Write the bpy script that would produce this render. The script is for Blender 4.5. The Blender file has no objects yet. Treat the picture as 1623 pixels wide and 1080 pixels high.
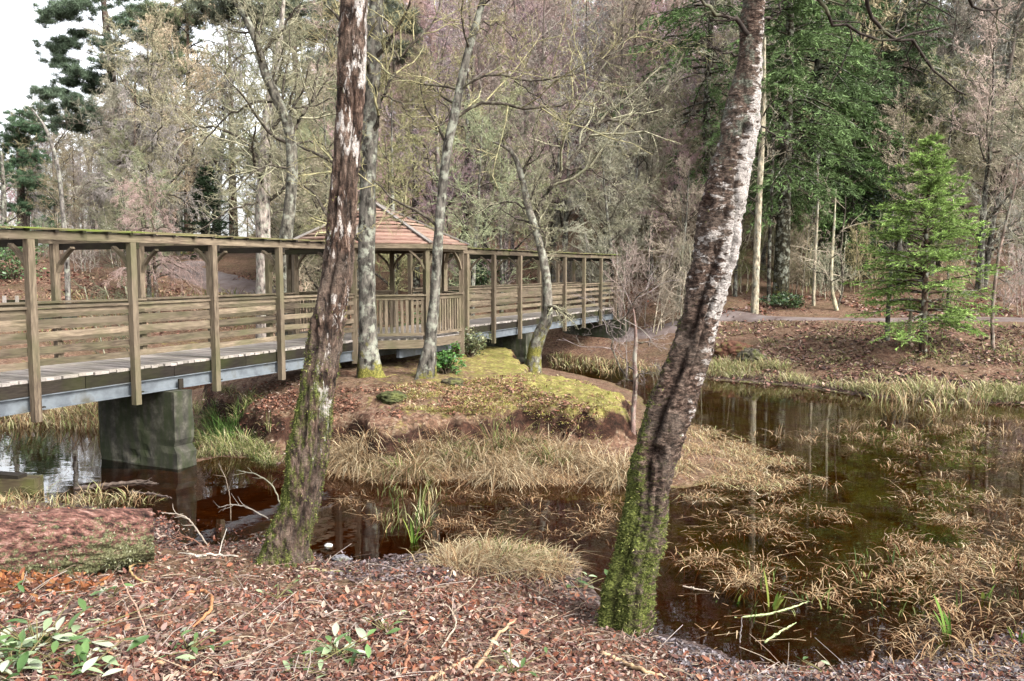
import bpy, math, random
import numpy as np
random.seed(7)
RNG = np.random.default_rng(11)
C = bpy.context.scene.collection
R = math.radians
# ------------------------------------------------------------------ camera model
FPX, CX, CY, EYE = 1350.0, 811.5, 540.0, 3.5
PIT = math.atan(113.0 / FPX)
cp, sp = math.cos(PIT), math.sin(PIT)
def ray(px, py):
    px = np.asarray(px, float); py = np.asarray(py, float)
    a = (px - CX) / FPX; b = (CY - py) / FPX
    return np.stack([a, cp + b * sp, -sp + b * cp], -1)
def at(px, py, Y):
    d = ray(px, py); t = np.asarray(Y, float) / d[..., 1]
    return d * t[..., None] + np.array([0, 0, EYE])
def atz(px, py, z=0.0):
    d = ray(px, py); t = (z - EYE) / d[..., 2]
    return d * t[..., None] + np.array([0, 0, EYE])
# ------------------------------------------------------------------ numpy noise
def _h(ix, iy, iz=0):
    n = (ix.astype(np.int64) * 374761393 + iy.astype(np.int64) * 668265263 + np.asarray(iz).astype(np.int64) * 2147483647 * 3 + 1013) & 0xffffffff
    n = ((n ^ (n >> 13)) * 1274126177) & 0xffffffff
    n = ((n ^ (n >> 16)) * 2246822519) & 0xffffffff
    return ((n ^ (n >> 15)) & 0xffffff) / float(0xffffff)
def vn2(x, y, s=0):
    x0 = np.floor(x); y0 = np.floor(y); fx = x - x0; fy = y - y0
    fx = fx * fx * (3 - 2 * fx); fy = fy * fy * (3 - 2 * fy)
    x0 = x0.astype(np.int64); y0 = y0.astype(np.int64); z = np.full_like(x0, s)
    return ((_h(x0, y0, z) * (1 - fx) + _h(x0 + 1, y0, z) * fx) * (1 - fy) + (_h(x0, y0 + 1, z) * (1 - fx) + _h(x0 + 1, y0 + 1, z) * fx) * fy) * 2 - 1
def fbm2(x, y, s=0, o=4):
    r = 0; a = .5
    for i in range(o):
        r = r + a * vn2(x, y, s + i); x = x * 2.03 + 5.1; y = y * 2.03 + 3.7; a *= .5
    return r
def vn3(p, s=0):
    q0 = np.floor(p); f = p - q0; f = f * f * (3 - 2 * f); q0 = q0.astype(np.int64) + s * 57
    r = 0
    for dx in (0, 1):
        for dy in (0, 1):
            for dz in (0, 1):
                w = (f[..., 0] if dx else 1 - f[..., 0]) * (f[..., 1] if dy else 1 - f[..., 1]) * (f[..., 2] if dz else 1 - f[..., 2])
                r = r + w * _h(q0[..., 0] + dx, q0[..., 1] + dy, q0[..., 2] + dz)
    return r * 2 - 1
def fbm3(p, s=0, o=3):
    r = 0; a = .5
    for i in range(o):
        r = r + a * vn3(p, s + i); p = p * 2.03 + 7.3; a *= .5
    return r
def sstep(a, b, x):
    t = np.clip((x - a) / (b - a), 0, 1); return t * t * (3 - 2 * t)
def nrm(v):
    return v / np.maximum(np.linalg.norm(v, axis=-1, keepdims=True), 1e-9)
# ------------------------------------------------------------------ mesh accumulation
class MB:
    def __init__(s): s.v = []; s.f = []; s.c = []; s.n = 0; s.g = []; s.hasc = False; s.m = []
    def add(s, v, f, c=None, g=None, mi=0):
        v = np.asarray(v, float).reshape(-1, 3); f = np.asarray(f, np.int64)
        s.v.append(v); s.f.append(f + s.n)
        s.c.append(np.broadcast_to(np.asarray(c if c is not None else (1, 1, 1), float), (len(v), 3)))
        s.g.append(np.asarray(g, float) if g is not None else v)
        s.m.append(np.full(len(f), mi, np.int32))
        if c is not None: s.hasc = True
        s.n += len(v)
    def mesh(s, name, smooth=True, extra=None):
        me = bpy.data.meshes.new(name)
        V = np.concatenate(s.v); me.vertices.add(len(V)); me.vertices.foreach_set('co', V.astype(np.float32).ravel())
        loops = np.concatenate([f.ravel() for f in s.f]); tot = np.concatenate([np.full(len(f), f.shape[1]) for f in s.f])
        st = np.concatenate([[0], np.cumsum(tot)[:-1]])
        me.loops.add(len(loops)); me.loops.foreach_set('vertex_index', loops.astype(np.int32))
        me.polygons.add(len(tot)); me.polygons.foreach_set('loop_start', st.astype(np.int32))
        try: me.polygons.foreach_set('loop_total', tot.astype(np.int32))
        except Exception: pass
        me.polygons.foreach_set('use_smooth', np.full(len(tot), smooth))
        me.polygons.foreach_set('material_index', np.concatenate(s.m))
        if s.hasc:
            a = me.attributes.new('col', 'FLOAT_COLOR', 'POINT'); cc = np.ones((len(V), 4), np.float32); cc[:, :3] = np.concatenate(s.c); a.data.foreach_set('color', cc.ravel())
        g = np.concatenate(s.g)
        a = me.attributes.new('gc', 'FLOAT_VECTOR', 'POINT'); a.data.foreach_set('vector', g.astype(np.float32).ravel())
        for k, val in (extra or {}).items():
            a = me.attributes.new(k, 'FLOAT', 'POINT'); a.data.foreach_set('value', np.asarray(val, np.float32))
        me.update(calc_edges=True); me.validate()
        return me
    def build(s, name, mats, parent=None, smooth=True, extra=None):
        me = s.mesh(name, smooth, extra)
        for m in (mats if isinstance(mats, (list, tuple)) else [mats]): me.materials.append(m)
        return link(name, me, parent)
def link(name, me, parent=None):
    o = bpy.data.objects.new(name, me); C.objects.link(o)
    if parent is not None: o.parent = parent
    return o
def tag(o, label, cat, group=None, kind=None):
    if label: o['label'] = label
    if cat: o['category'] = cat
    if group: o['group'] = group
    if kind: o['kind'] = kind
    return o
def thing(name, label, cat, loc=(0, 0, 0), group=None):
    o = bpy.data.objects.new(name, None); C.objects.link(o); o.location = tuple(float(x) for x in loc)
    o.empty_display_size = .2
    return tag(o, label, cat, group)
def copy_thing(root, loc, rz, sc, label, group, color=None):
    r = root.copy(); C.objects.link(r); r.location = tuple(float(x) for x in loc); r.rotation_euler = (0, 0, rz)
    r.scale = (sc, sc, sc) if np.isscalar(sc) else sc
    r['label'] = label; r['group'] = group
    if color is not None: r.color = (*color, 1)
    for ch in root.children:
        c = ch.copy(); C.objects.link(c); c.parent = r
        if color is not None: c.color = (*color, 1)
        for g in ch.children:
            d = g.copy(); C.objects.link(d); d.parent = c
    return r
def shade(o, loc):  # shift world-built mesh under an empty at loc
    o.location = (-loc[0], -loc[1], -loc[2])
BOXF = np.array([[0, 1, 2, 3], [7, 6, 5, 4], [0, 4, 5, 1], [1, 5, 6, 2], [2, 6, 7, 3], [3, 7, 4, 0]])
def beam(mb, a, b, w, h, up=(0, 0, 1), c=None, jit=0.0):
    a = np.asarray(a, float); b = np.asarray(b, float); t = nrm(b - a); up = np.asarray(up, float)
    s = nrm(np.cross(t, up)); u = np.cross(s, t); L = np.linalg.norm(b - a)
    off = RNG.random(3) * 50
    a = a + RNG.normal(0, jit, 3); b = b + RNG.normal(0, jit, 3)
    V = []; G = []
    for P, l in ((a, 0), (b, L)):
        for i, j in ((-1, -1), (1, -1), (1, 1), (-1, 1)):
            V.append(P + s * i * w / 2 + u * j * h / 2); G.append(off + np.array([l * .12, i * w / 2, j * h / 2]))
    # faces need consistent winding: ring0 0..3, ring1 4..7
    mb.add(V, BOXF, c, G)
# ------------------------------------------------------------------ tubes
def tubes(mb, pts, rad, sides, c=None, cap=False, mi=0):
    pts = np.asarray(pts, float); rad = np.asarray(rad, float); N, P, _ = pts.shape
    t = np.empty_like(pts); t[:, 1:-1] = pts[:, 2:] - pts[:, :-2]; t[:, 0] = pts[:, 1] - pts[:, 0]; t[:, -1] = pts[:, -1] - pts[:, -2]
    t = nrm(t); ref = np.where(np.abs(t[..., 2:3]) > .85, np.array([1., .13, 0]), np.array([.1, .05, 1.]))
    n1 = nrm(np.cross(t, ref)); n2 = np.cross(t, n1)
    a = np.arange(sides) * 2 * math.pi / sides
    ring = n1[:, :, None] * np.cos(a)[None, None, :, None] + n2[:, :, None] * np.sin(a)[None, None, :, None]
    V = pts[:, :, None] + ring * rad[:, :, None, None]
    i = np.arange(N)[:, None, None] * P * sides; j = np.arange(P - 1)[None, :, None] * sides; k = np.arange(sides)[None, None, :]; k2 = (k + 1) % sides
    F = np.stack([i + j + k, i + j + k2, i + j + sides + k2, i + j + sides + k], -1).reshape(-1, 4)
    cc = None
    if c is not None:
        c = np.asarray(c, float)
        cc = c if c.ndim == 1 else np.repeat(c, P * sides, axis=0)
    mb.add(V.reshape(-1, 3), F, cc, mi=mi)
def spline(P, n):
    P = np.asarray(P, float); k = len(P)
    Q = np.vstack([2 * P[0] - P[1], P, 2 * P[-1] - P[-2]])
    u = np.linspace(0, k - 1 - 1e-6, n); i = u.astype(int); f = (u - i)[:, None]
    a, b, c, d = Q[i], Q[i + 1], Q[i + 2], Q[i + 3]
    return .5 * (2 * b + (c - a) * f + (2 * a - 5 * b + 4 * c - d) * f ** 2 + (3 * b - a - 3 * c + d) * f ** 3)
def grow(pp, pr, K, tr, ang, length, nseg, wig, up, rr, rng, taper=.35, lenfall=.5, rmin=.002):
    N, P, _ = pp.shape
    t = tr[0] + (tr[1] - tr[0]) * ((np.arange(K)[None] + rng.random((N, K))) / K)
    x = t * (P - 1); i = np.clip(x.astype(int), 0, P - 2); f = (x - i)[..., None]; n = np.arange(N)[:, None]
    p0 = pp[n, i] * (1 - f) + pp[n, i + 1] * f; tan = nrm(pp[n, i + 1] - pp[n, i])
    r0 = (pr[n, i] * (1 - f[..., 0]) + pr[n, i + 1] * f[..., 0]) * rr
    pl = np.linalg.norm(np.diff(pp, axis=1), axis=-1).sum(1)[:, None]
    perp = nrm(np.cross(tan, rng.normal(size=(N, K, 3))))
    an = ang * (1 + .25 * rng.normal(size=(N, K)))[..., None]
    d = nrm(np.cos(an) * tan + np.sin(an) * perp)
    L = (length * pl * (1 - lenfall * t) * (.7 + .6 * rng.random((N, K))))
    M = N * K; p = p0.reshape(M, 3); d = d.reshape(M, 3); L = L.reshape(M); r0 = np.maximum(r0.reshape(M), rmin)
    pts = [p]; st = (L / nseg)[:, None]
    for s in range(nseg):
        d = nrm(d + rng.normal(size=(M, 3)) * wig + np.array([0, 0, up]) ); p = p + d * st; pts.append(p)
    pts = np.stack(pts, 1); rad = r0[:, None] * np.linspace(1, taper, nseg + 1)[None]
    return pts, rad
# ------------------------------------------------------------------ shader helper
class NT:
    def __init__(s, name):
        s.m = bpy.data.materials.new(name); s.m.use_nodes = True; s.t = s.m.node_tree; s.t.nodes.clear()
        s.out = s.t.nodes.new('ShaderNodeOutputMaterial')
    def n(s, typ, **kw):
        nd = s.t.nodes.new(typ)
        for k, v in kw.items(): setattr(nd, k, v)
        return nd
    def put(s, sock, v):
        if isinstance(v, bpy.types.NodeSocket): s.t.links.new(v, sock)
        elif v is not None:
            if sock.type == 'RGBA' and hasattr(v, '__len__') and len(v) == 3: v = (*v, 1)
            sock.default_value = v
    def obj(s): return s.n('ShaderNodeTexCoord').outputs['Object']
    def geo(s): return s.n('ShaderNodeNewGeometry').outputs['Position']
    def attr(s, name, what='Fac'): return s.n('ShaderNodeAttribute', attribute_name=name).outputs[what]
    def scale(s, vec, sc):
        m = s.n('ShaderNodeMapping'); s.put(m.inputs['Vector'], vec); m.inputs['Scale'].default_value = sc; return m.outputs[0]
    def noise(s, vec, sc, detail=4, rough=.55, dist=0.0):
        m = s.n('ShaderNodeTexNoise'); s.put(m.inputs['Vector'], vec); m.inputs['Scale'].default_value = sc; m.inputs['Detail'].default_value = detail
        m.inputs['Roughness'].default_value = rough; m.inputs['Distortion'].default_value = dist; return m.outputs['Fac']
    def voro(s, vec, sc, out='Color', feature='F1'):
        m = s.n('ShaderNodeTexVoronoi', feature=feature); s.put(m.inputs['Vector'], vec); m.inputs['Scale'].default_value = sc; return m.outputs[out]
    def ramp(s, fac, stops):
        m = s.n('ShaderNodeValToRGB'); s.put(m.inputs[0], fac); e = m.color_ramp.elements
        while len(e) < len(stops): e.new(.5)
        for el, (p, c) in zip(e, stops): el.position = p; el.color = (*c, 1) if hasattr(c, '__len__') else (c, c, c, 1)
        return m.outputs[0]
    def mix(s, fac, a, b, mode='MIX'):
        m = s.n('ShaderNodeMix', data_type='RGBA', blend_type=mode); s.put(m.inputs[0], fac); s.put(m.inputs[6], a); s.put(m.inputs[7], b); return m.outputs[2]
    def math(s, op, a, b=None, c=None):
        m = s.n('ShaderNodeMath', operation=op); s.put(m.inputs[0], a)
        if b is not None: s.put(m.inputs[1], b)
        if c is not None: s.put(m.inputs[2], c)
        return m.outputs[0]
    def bump(s, h, strength=.5, dist=.02):
        m = s.n('ShaderNodeBump'); m.inputs['Strength'].default_value = strength; m.inputs['Distance'].default_value = dist; s.put(m.inputs['Height'], h); return m.outputs[0]
    def bsdf(s, col, rough=.85, normal=None, spec=.25, metal=0.0, transl=None):
        col = s.mix(1, col, (.57, .57, .57), 'MULTIPLY')
        b = s.n('ShaderNodeBsdfPrincipled'); s.put(b.inputs['Base Color'], col); s.put(b.inputs['Roughness'], rough)
        b.inputs['Specular IOR Level'].default_value = spec * .65; b.inputs['Metallic'].default_value = metal
        if normal is not None: s.put(b.inputs['Normal'], normal)
        o = b.outputs[0]
        if transl:
            t = s.n('ShaderNodeBsdfTranslucent'); s.put(t.inputs[0], col); mx = s.n('ShaderNodeMixShader'); mx.inputs[0].default_value = transl
            s.t.links.new(o, mx.inputs[1]); s.t.links.new(t.outputs[0], mx.inputs[2]); o = mx.outputs[0]
        s.t.links.new(o, s.out.inputs[0]); return s.m
def objcol(m): return m.n('ShaderNodeObjectInfo').outputs['Color']
M = {}
def build_materials():
    # --- weathered timber (gc runs along the grain)
    def timber(name, dark, mid, pale, algae, amt):
        m = NT(name); g = m.attr('gc', 'Vector')
        a = m.noise(g, 38, 5, .6); b = m.noise(g, 5, 3); w = m.noise(m.obj(), 1.3, 4)
        c = m.ramp(a, [(.3, dark), (.5, mid), (.72, pale)]); c = m.mix(1, c, m.ramp(m.noise(g, .33, 1), [(.3, .45), (.5, 1.0), (.7, 1.45)]), 'MULTIPLY')
        c = m.mix(m.math('MULTIPLY', m.ramp(b, [(.35, 0), (.7, 1)]), .5), c, pale)
        c = m.mix(m.math('MULTIPLY', m.ramp(w, [(.45, 0), (.68, 1)]), amt), c, algae)
        M[name] = m.bsdf(c, .85, m.bump(a, .35, .006), .2)
    timber('timber', (.045, .033, .023), (.140, .106, .074), (.27, .215, .15), (.095, .098, .045), .6)
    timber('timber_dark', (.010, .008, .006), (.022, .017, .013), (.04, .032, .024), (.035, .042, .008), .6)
    timber('timber_deck', (.20, .17, .15), (.31, .275, .25), (.42, .38, .35), (.22, .20, .13), .5)
    timber('timber_red', (.13, .06, .045), (.25, .135, .105), (.44, .31, .24), (.33, .26, .18), .55)
    timber('timber_moss', (.07, .06, .03), (.15, .12, .065), (.24, .21, .12), (.15, .20, .035), .95)
    timber('timber_mossdark', (.03, .02, .014), (.08, .06, .035), (.15, .12, .07), (.12, .14, .03), .9)
    m = NT('steel'); n = m.noise(m.obj(), 3, 5); c = m.ramp(n, [(.35, (.12, .135, .15)), (.55, (.20, .225, .245)), (.75, (.11, .105, .085))]); M['steel'] = m.bsdf(c, .6, m.bump(n, .1), .35, .25)
    m = NT('concrete'); o = m.obj(); n = m.noise(o, 4, 6, .65); w = m.noise(m.scale(o, (3, 3, .5)), 2, 4)
    c = m.ramp(n, [(.32, (.022, .021, .017)), (.52, (.06, .057, .045)), (.7, (.15, .14, .11))]); c = m.mix(m.ramp(w, [(.4, 0), (.62, .8)]), c, (.035, .045, .018))
    M['concrete'] = m.bsdf(c, .9, m.bump(n, .4, .02), .2)
    # --- ground
    m = NT('ground'); p = m.geo()
    v = m.voro(p, 22); hs = m.n('ShaderNodeSeparateColor'); m.put(hs.inputs[0], v); v2 = m.voro(m.scale(p, (1, 1, 1)), 9); hs2 = m.n('ShaderNodeSeparateColor'); m.put(hs2.inputs[0], v2)
    lit = m.ramp(hs.outputs[0], [(0, (.045, .026, .018)), (.35, (.115, .062, .042)), (.65, (.20, .112, .075)), (.9, (.27, .185, .13)), (1, (.36, .29, .21))])
    lit2 = m.ramp(hs2.outputs[1], [(0, (.05, .03, .022)), (.5, (.15, .08, .05)), (1, (.25, .165, .115))])
    c = m.mix(.4, lit, lit2); big = m.noise(p, .7, 5)
    c = m.mix(m.ramp(big, [(.42, 0), (.7, .55)]), c, (.085, .07, .035))
    ms = m.math('ADD', m.attr('moss'), m.math('MULTIPLY', m.math('SUBTRACT', m.noise(p, 3.4, 8, .78), .5), 2.6))
    mc = m.ramp(m.noise(p, 9, 5, .7), [(.3, (.09, .07, .02)), (.46, (.22, .205, .05)), (.64, (.48, .44, .15))])
    mc = m.mix(m.ramp(m.noise(p, 1.4, 5, .7), [(.42, 0), (.62, .8)]), mc, (.16, .165, .035)); mc = m.mix(m.ramp(m.noise(p, 6, 6, .75), [(.5, 0), (.62, .75)]), mc, (.16, .085, .05))
    c = m.mix(m.ramp(ms, [(.5, 0), (.85, .85)]), c, mc)
    so = m.math('ADD', m.attr('soil'), m.math('MULTIPLY', m.math('SUBTRACT', m.noise(p, 3.5, 5), .5), .9))
    sc = m.ramp(m.noise(p, 7, 5, .7), [(.35, (.010, .007, .005)), (.58, (.055, .027, .018)), (.75, (.16, .08, .05))])
    c = m.mix(m.ramp(so, [(.4, 0), (.6, 1)]), c, sc)
    c = m.mix(m.attr('wet'), c, m.ramp(hs.outputs[0], [(0, (.02, .014, .014)), (.6, (.07, .048, .045)), (1, (.16, .13, .125))]))
    c = m.mix(m.attr('bed'), c, m.ramp(m.noise(p, 4, 6, .7), [(.3, (.045, .023, .010)), (.55, (.105, .054, .024)), (.72, (.20, .12, .058))]))
    alg = m.math('MULTIPLY', m.attr('algae'), m.ramp(m.noise(p, 2, 5), [(.35, 0), (.6, 1)]))
    c = m.mix(alg, c, (.15, .22, .03))
    hgt = m.math('ADD', m.noise(p, 30, 4, .7), m.math('MULTIPLY', hs.outputs[2], .6))
    M['ground'] = m.bsdf(c, .95, m.bump(hgt, .7, .03), .12)
    m = NT('path'); p = m.geo(); n = m.noise(p, 1.1, 6, .65); f = m.noise(p, 40, 3)
    c = m.ramp(n, [(.3, (.10, .07, .06)), (.55, (.175, .14, .13)), (.75, (.25, .22, .215))]); c = m.mix(m.ramp(f, [(.5, 0), (.75, .5)]), c, (.10, .06, .045)); M['path'] = m.bsdf(c, .95, m.bump(f, .4, .02), .15)
    # --- water: reflective, peat brown, see-through where it is shallow
    m = NT('water'); p = m.geo(); nb = m.bump(m.noise(m.scale(p, (1, 1.5, 1)), 2.4, 2, .5), .05, .03)
    fr = m.n('ShaderNodeFresnel'); fr.inputs['IOR'].default_value = 1.33; m.put(fr.inputs['Normal'], nb)
    gl = m.n('ShaderNodeBsdfGlossy'); gl.inputs['Roughness'].default_value = .015; gl.inputs['Color'].default_value = (1, 1, 1, 1); m.put(gl.inputs['Normal'], nb)
    tr = m.n('ShaderNodeBsdfTransparent'); tr.inputs[0].default_value = (.52, .33, .155, 1)
    mx = m.n('ShaderNodeMixShader'); m.put(mx.inputs[0], fr.outputs[0]); m.t.links.new(tr.outputs[0], mx.inputs[1]); m.t.links.new(gl.outputs[0], mx.inputs[2]); m.t.links.new(mx.outputs[0], m.out.inputs[0]); M['water'] = m.m
    # --- bark of the two near birches
    for nm, stretch, wsc in (('birch_bark_near', (1, 1, .30), 8.0), ('birch_bark_plated', (1, 1, 2.2), 7.0)):
        m = NT(nm); o = m.obj(); q = m.scale(o, stretch)
        a = m.noise(q, 17, 7, .72, .5); b = m.noise(q, wsc, 6, .7, .3); e = m.noise(o, 60, 4, .7); big = m.noise(o, 2.2, 4, .6); q2 = m.noise(m.scale(o, (1, 1, 1.6)), 42, 4, .7)
        c = m.ramp(a, [(.36, (.014, .009, .007)), (.47, (.055, .036, .028)), (.55, (.15, .102, .080)), (.65, (.37, .29, .245))])
        c = m.mix(m.ramp(big, [(.4, .0), (.62, .6)]), c, m.ramp(q2, [(.3, (.05, .04, .034)), (.55, (.20, .17, .145)), (.75, (.37, .33, .29))]))
        c = m.mix(1, c, (.88, .82, .765) if stretch[2] < 1 else (.88, .83, .79), 'MULTIPLY')
        wm = m.math('ADD', m.attr('white'), m.math('MULTIPLY', m.math('SUBTRACT', b, .5), 3.4))
        wc = m.ramp(e, [(.3, (.24, .20, .175)), (.5, (.50, .455, .42)), (.7, (.74, .71, .67))])
        c = m.mix(m.ramp(wm, [(.50, 0), (.66, 1)]), c, wc)
        c = m.mix(m.ramp(a, [(.36, 1), (.43, 0)]), c, (.014, .010, .008))
        lm = m.math('ADD', m.attr('lichen'), m.math('MULTIPLY', m.math('SUBTRACT', m.noise(o, 9, 6, .7), .5), 1.9))
        c = m.mix(m.ramp(lm, [(.52, 0), (.68, .85)]), c, m.ramp(q2, [(.32, (.05, .055, .042)), (.5, (.14, .15, .115)), (.68, (.36, .385, .30))]))
        mm = m.math('ADD', m.attr('moss'), m.math('MULTIPLY', m.math('SUBTRACT', m.noise(q, 8, 7, .75), .5), 2.6))
        c = m.mix(m.ramp(mm, [(.45, 0), (.72, .95)]), c, m.ramp(q2, [(.34, (.014, .018, .005)), (.5, (.085, .105, .020)), (.66, (.25, .275, .075))]))
        c = m.mix(m.math('MULTIPLY', m.attr('crack'), m.ramp(m.noise(o, 15, 5, .7), [(.3, 1), (.72, .35)])), c, (.016, .010, .008))
        M[nm] = m.bsdf(c, .9, m.bump(m.math('ADD', a, m.math('MULTIPLY', q2, .6)), 1.0, .035), .15)
    # --- other bark: object colour, lichen blotches, attribute moss
    m = NT('bark'); o = m.obj(); a = m.noise(m.scale(o, (1, 1, .4)), 9, 5, .65); b = m.noise(o, 5, 5, .65)
    c = m.mix(1, objcol(m), m.ramp(a, [(.34, .2), (.5, .9), (.66, 1.9)]), 'MULTIPLY')
    c = m.mix(m.ramp(b, [(.5, 0), (.62, .75)]), c, (.34, .35, .28)); c = m.mix(m.ramp(a, [(.3, .8), (.4, 0)]), c, (.02, .016, .013))
    mm = m.math('ADD', m.attr('moss'), m.math('MULTIPLY', m.math('SUBTRACT', m.noise(o, 6, 6, .7), .5), 2.2))
    c = m.mix(m.ramp(mm, [(.5, 0), (.78, .95)]), c, m.ramp(m.noise(o, 25, 5, .7), [(.3, (.03, .03, .008)), (.5, (.15, .14, .03)), (.7, (.33, .30, .08))]))
    M['bark'] = m.bsdf(c, .9, m.bump(a, .7, .03), .12)
    m = NT('twig'); o = m.obj(); b = m.noise(o, 2.1, 4, .6); e = m.noise(o, 11, 2)
    c = m.mix(1, objcol(m), m.ramp(e, [(.3, .45), (.5, 1.0), (.7, 1.6)]), 'MULTIPLY'); c = m.mix(m.ramp(b, [(.52, 0), (.66, .65)]), c, (.24, .25, .15)); M['twig'] = m.bsdf(c, .9, None, .1)
    m = NT('twig_plain'); o = m.obj(); e = m.noise(o, 6, 2); c = m.mix(1, objcol(m), m.ramp(e, [(.3, .55), (.5, 1.0), (.7, 1.45)]), 'MULTIPLY'); M['twig_plain'] = m.bsdf(c, .9, None, .1)
    m = NT('limb'); o = m.obj(); e = m.noise(o, 8, 4, .65); c = m.ramp(e, [(.35, (.03, .025, .02)), (.52, (.085, .07, .055)), (.66, (.22, .21, .15))]); M['limb'] = m.bsdf(c, .9, m.bump(e, .5, .02), .1)
    m = NT('needles'); o = m.obj(); e = m.noise(o, 1.6, 4); c = m.mix(1, objcol(m), m.ramp(e, [(.3, .45), (.5, 1.0), (.7, 1.55)]), 'MULTIPLY'); c = m.mix(1, c, m.attr('col', 'Color'), 'MULTIPLY'); M['needles'] = m.bsdf(c, .75, None, .2, transl=.25)
    m = NT('leaf'); c = m.attr('col', 'Color'); M['leaf'] = m.bsdf(c, .7, None, .25, transl=.15)
    m = NT('glossy_leaf'); c = m.attr('col', 'Color'); M['glossy_leaf'] = m.bsdf(c, .38, None, .45, transl=.12)
    m = NT('blade'); c = m.attr('col', 'Color'); M['blade'] = m.bsdf(c, .75, None, .2, transl=.2)
    m = NT('log_bark'); o = m.obj(); a = m.noise(m.scale(o, (.35, 1, 1)), 17, 8, .75); v = m.voro(m.scale(o, (.5, 1, 1)), 12, 'Distance')
    c = m.ramp(a, [(.38, (.014, .009, .008)), (.46, (.085, .042, .034)), (.54, (.22, .105, .08)), (.63, (.42, .27, .225))])
    mm = m.math('ADD', m.attr('moss'), m.math('MULTIPLY', m.math('SUBTRACT', m.noise(m.scale(o, (.8, 1, 1)), 24, 6, .7), .5), 2.4))
    c = m.mix(m.ramp(mm, [(.42, 0), (.62, .92)]), c, m.ramp(m.noise(o, 55, 4, .7), [(.36, (.03, .032, .014)), (.5, (.12, .125, .055)), (.64, (.30, .31, .18))]))
    c = m.mix(m.ramp(a, [(.28, .8), (.4, 0)]), c, (.02, .012, .01)); M['log_bark'] = m.bsdf(c, .9, m.bump(a, 1.0, .05), .15)
    m = NT('cut_wood'); o = m.obj(); w = m.n('ShaderNodeTexWave', wave_type='RINGS', rings_direction='X'); m.put(w.inputs[0], o); w.inputs['Scale'].default_value = 14; w.inputs['Distortion'].default_value = 3
    c = m.mix(m.noise(o, 5, 5), m.ramp(w.outputs[1], [(.2, (.09, .055, .03)), (.8, (.19, .12, .07))]), (.06, .06, .03)); M['cut_wood'] = m.bsdf(c, .9, None, .15)
    m = NT('stick'); o = m.obj(); e = m.noise(o, 16, 5, .65); c = m.mix(1, objcol(m), m.ramp(e, [(.3, .5), (.5, 1.0), (.7, 1.4)]), 'MULTIPLY'); M['stick'] = m.bsdf(c, .85, m.bump(e, .4, .01), .2)
    m = NT('stone'); o = m.obj(); e = m.noise(o, 9, 6, .65); c = m.mix(1, objcol(m), m.ramp(e, [(.3, .5), (.5, 1.0), (.7, 1.4)]), 'MULTIPLY'); c = m.mix(m.ramp(m.noise(o, 4, 5), [(.5, 0), (.65, .8)]), c, (.12, .13, .04)); M['stone'] = m.bsdf(c, .9, m.bump(e, .7, .03), .2)
build_materials()
# ------------------------------------------------------------------ terrain
def psd(P, x, y):
    P = np.asarray(P, float); d = np.full(x.shape, 1e9); ins = np.zeros(x.shape, bool)
    for i in range(len(P)):
        a, b = P[i], P[(i + 1) % len(P)]; e = b - a
        t = np.clip(((x - a[0]) * e[0] + (y - a[1]) * e[1]) / (e @ e + 1e-12), 0, 1)
        d = np.minimum(d, np.hypot(x - a[0] - t * e[0], y - a[1] - t * e[1]))
        ins ^= ((a[1] > y) != (b[1] > y)) & (x < (b[0] - a[0]) * (y - a[1]) / (b[1] - a[1] + 1e-12) + a[0])
    return np.where(ins, d, -d)
def pxs(L, z=0.0): return [tuple(atz(px, py, z)[:2]) for px, py in L]
NEAR = [(-400, 12.2), (-40, 12.2), (-12, 12.6)] + pxs([(20, 792), (120, 800), (238, 808), (262, 846), (310, 862), (370, 862), (420, 856), (520, 884), (600, 892), (690, 876), (790, 862), (895, 880), (935, 945), (1000, 978), (1060, 1022), (1180, 1052), (1340, 1062), (1480, 1052), (1560, 1015), (1640, 985)]) + [(7.2, 7.6), (14, 7.0), (40, 5.5), (400, 4), (400, -400), (-400, -400)]
ISL = pxs([(300, 735), (350, 722), (440, 730), (520, 750), (620, 758), (740, 762), (860, 768), (980, 770), (1080, 776), (1140, 760), (1185, 745), (1165, 718), (1120, 690), (1075, 668), (1030, 645), (1005, 620), (960, 604), (900, 590)]) + [(1.2, 30.0), (-1, 31.5), (-5, 31.5), (-8.6, 28), (-9.4, 23.5), (-8.4, 20), (-6.6, 17.6)]
TOP = pxs([(400, 640), (470, 650), (540, 652), (620, 668), (690, 662), (760, 655), (830, 645), (900, 652), (985, 650), (1000, 640), (985, 622), (920, 604), (850, 592)], .85) + [(-.2, 28.6), (-4, 29.3), (-7, 27), (-8, 23), (-7, 19.5)]
MAIN = [(-400, 13.5), (-60, 14), (-25, 17), (-14, 19.3)] + pxs([(0, 668), (90, 662), (150, 668)]) + [(-9.3, 22), (-10.5, 25), (-9.5, 30), (-5, 34.2), (0, 35.2), (2.6, 34.6), (3.6, 33.0), (4.0, 31.5)] + pxs([(1060, 592), (1130, 602), (1250, 612), (1400, 632), (1500, 640), (1623, 642)]) + [(16, 21.5), (25, 19), (60, 16), (400, 14), (400, 600), (-400, 600)]
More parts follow.
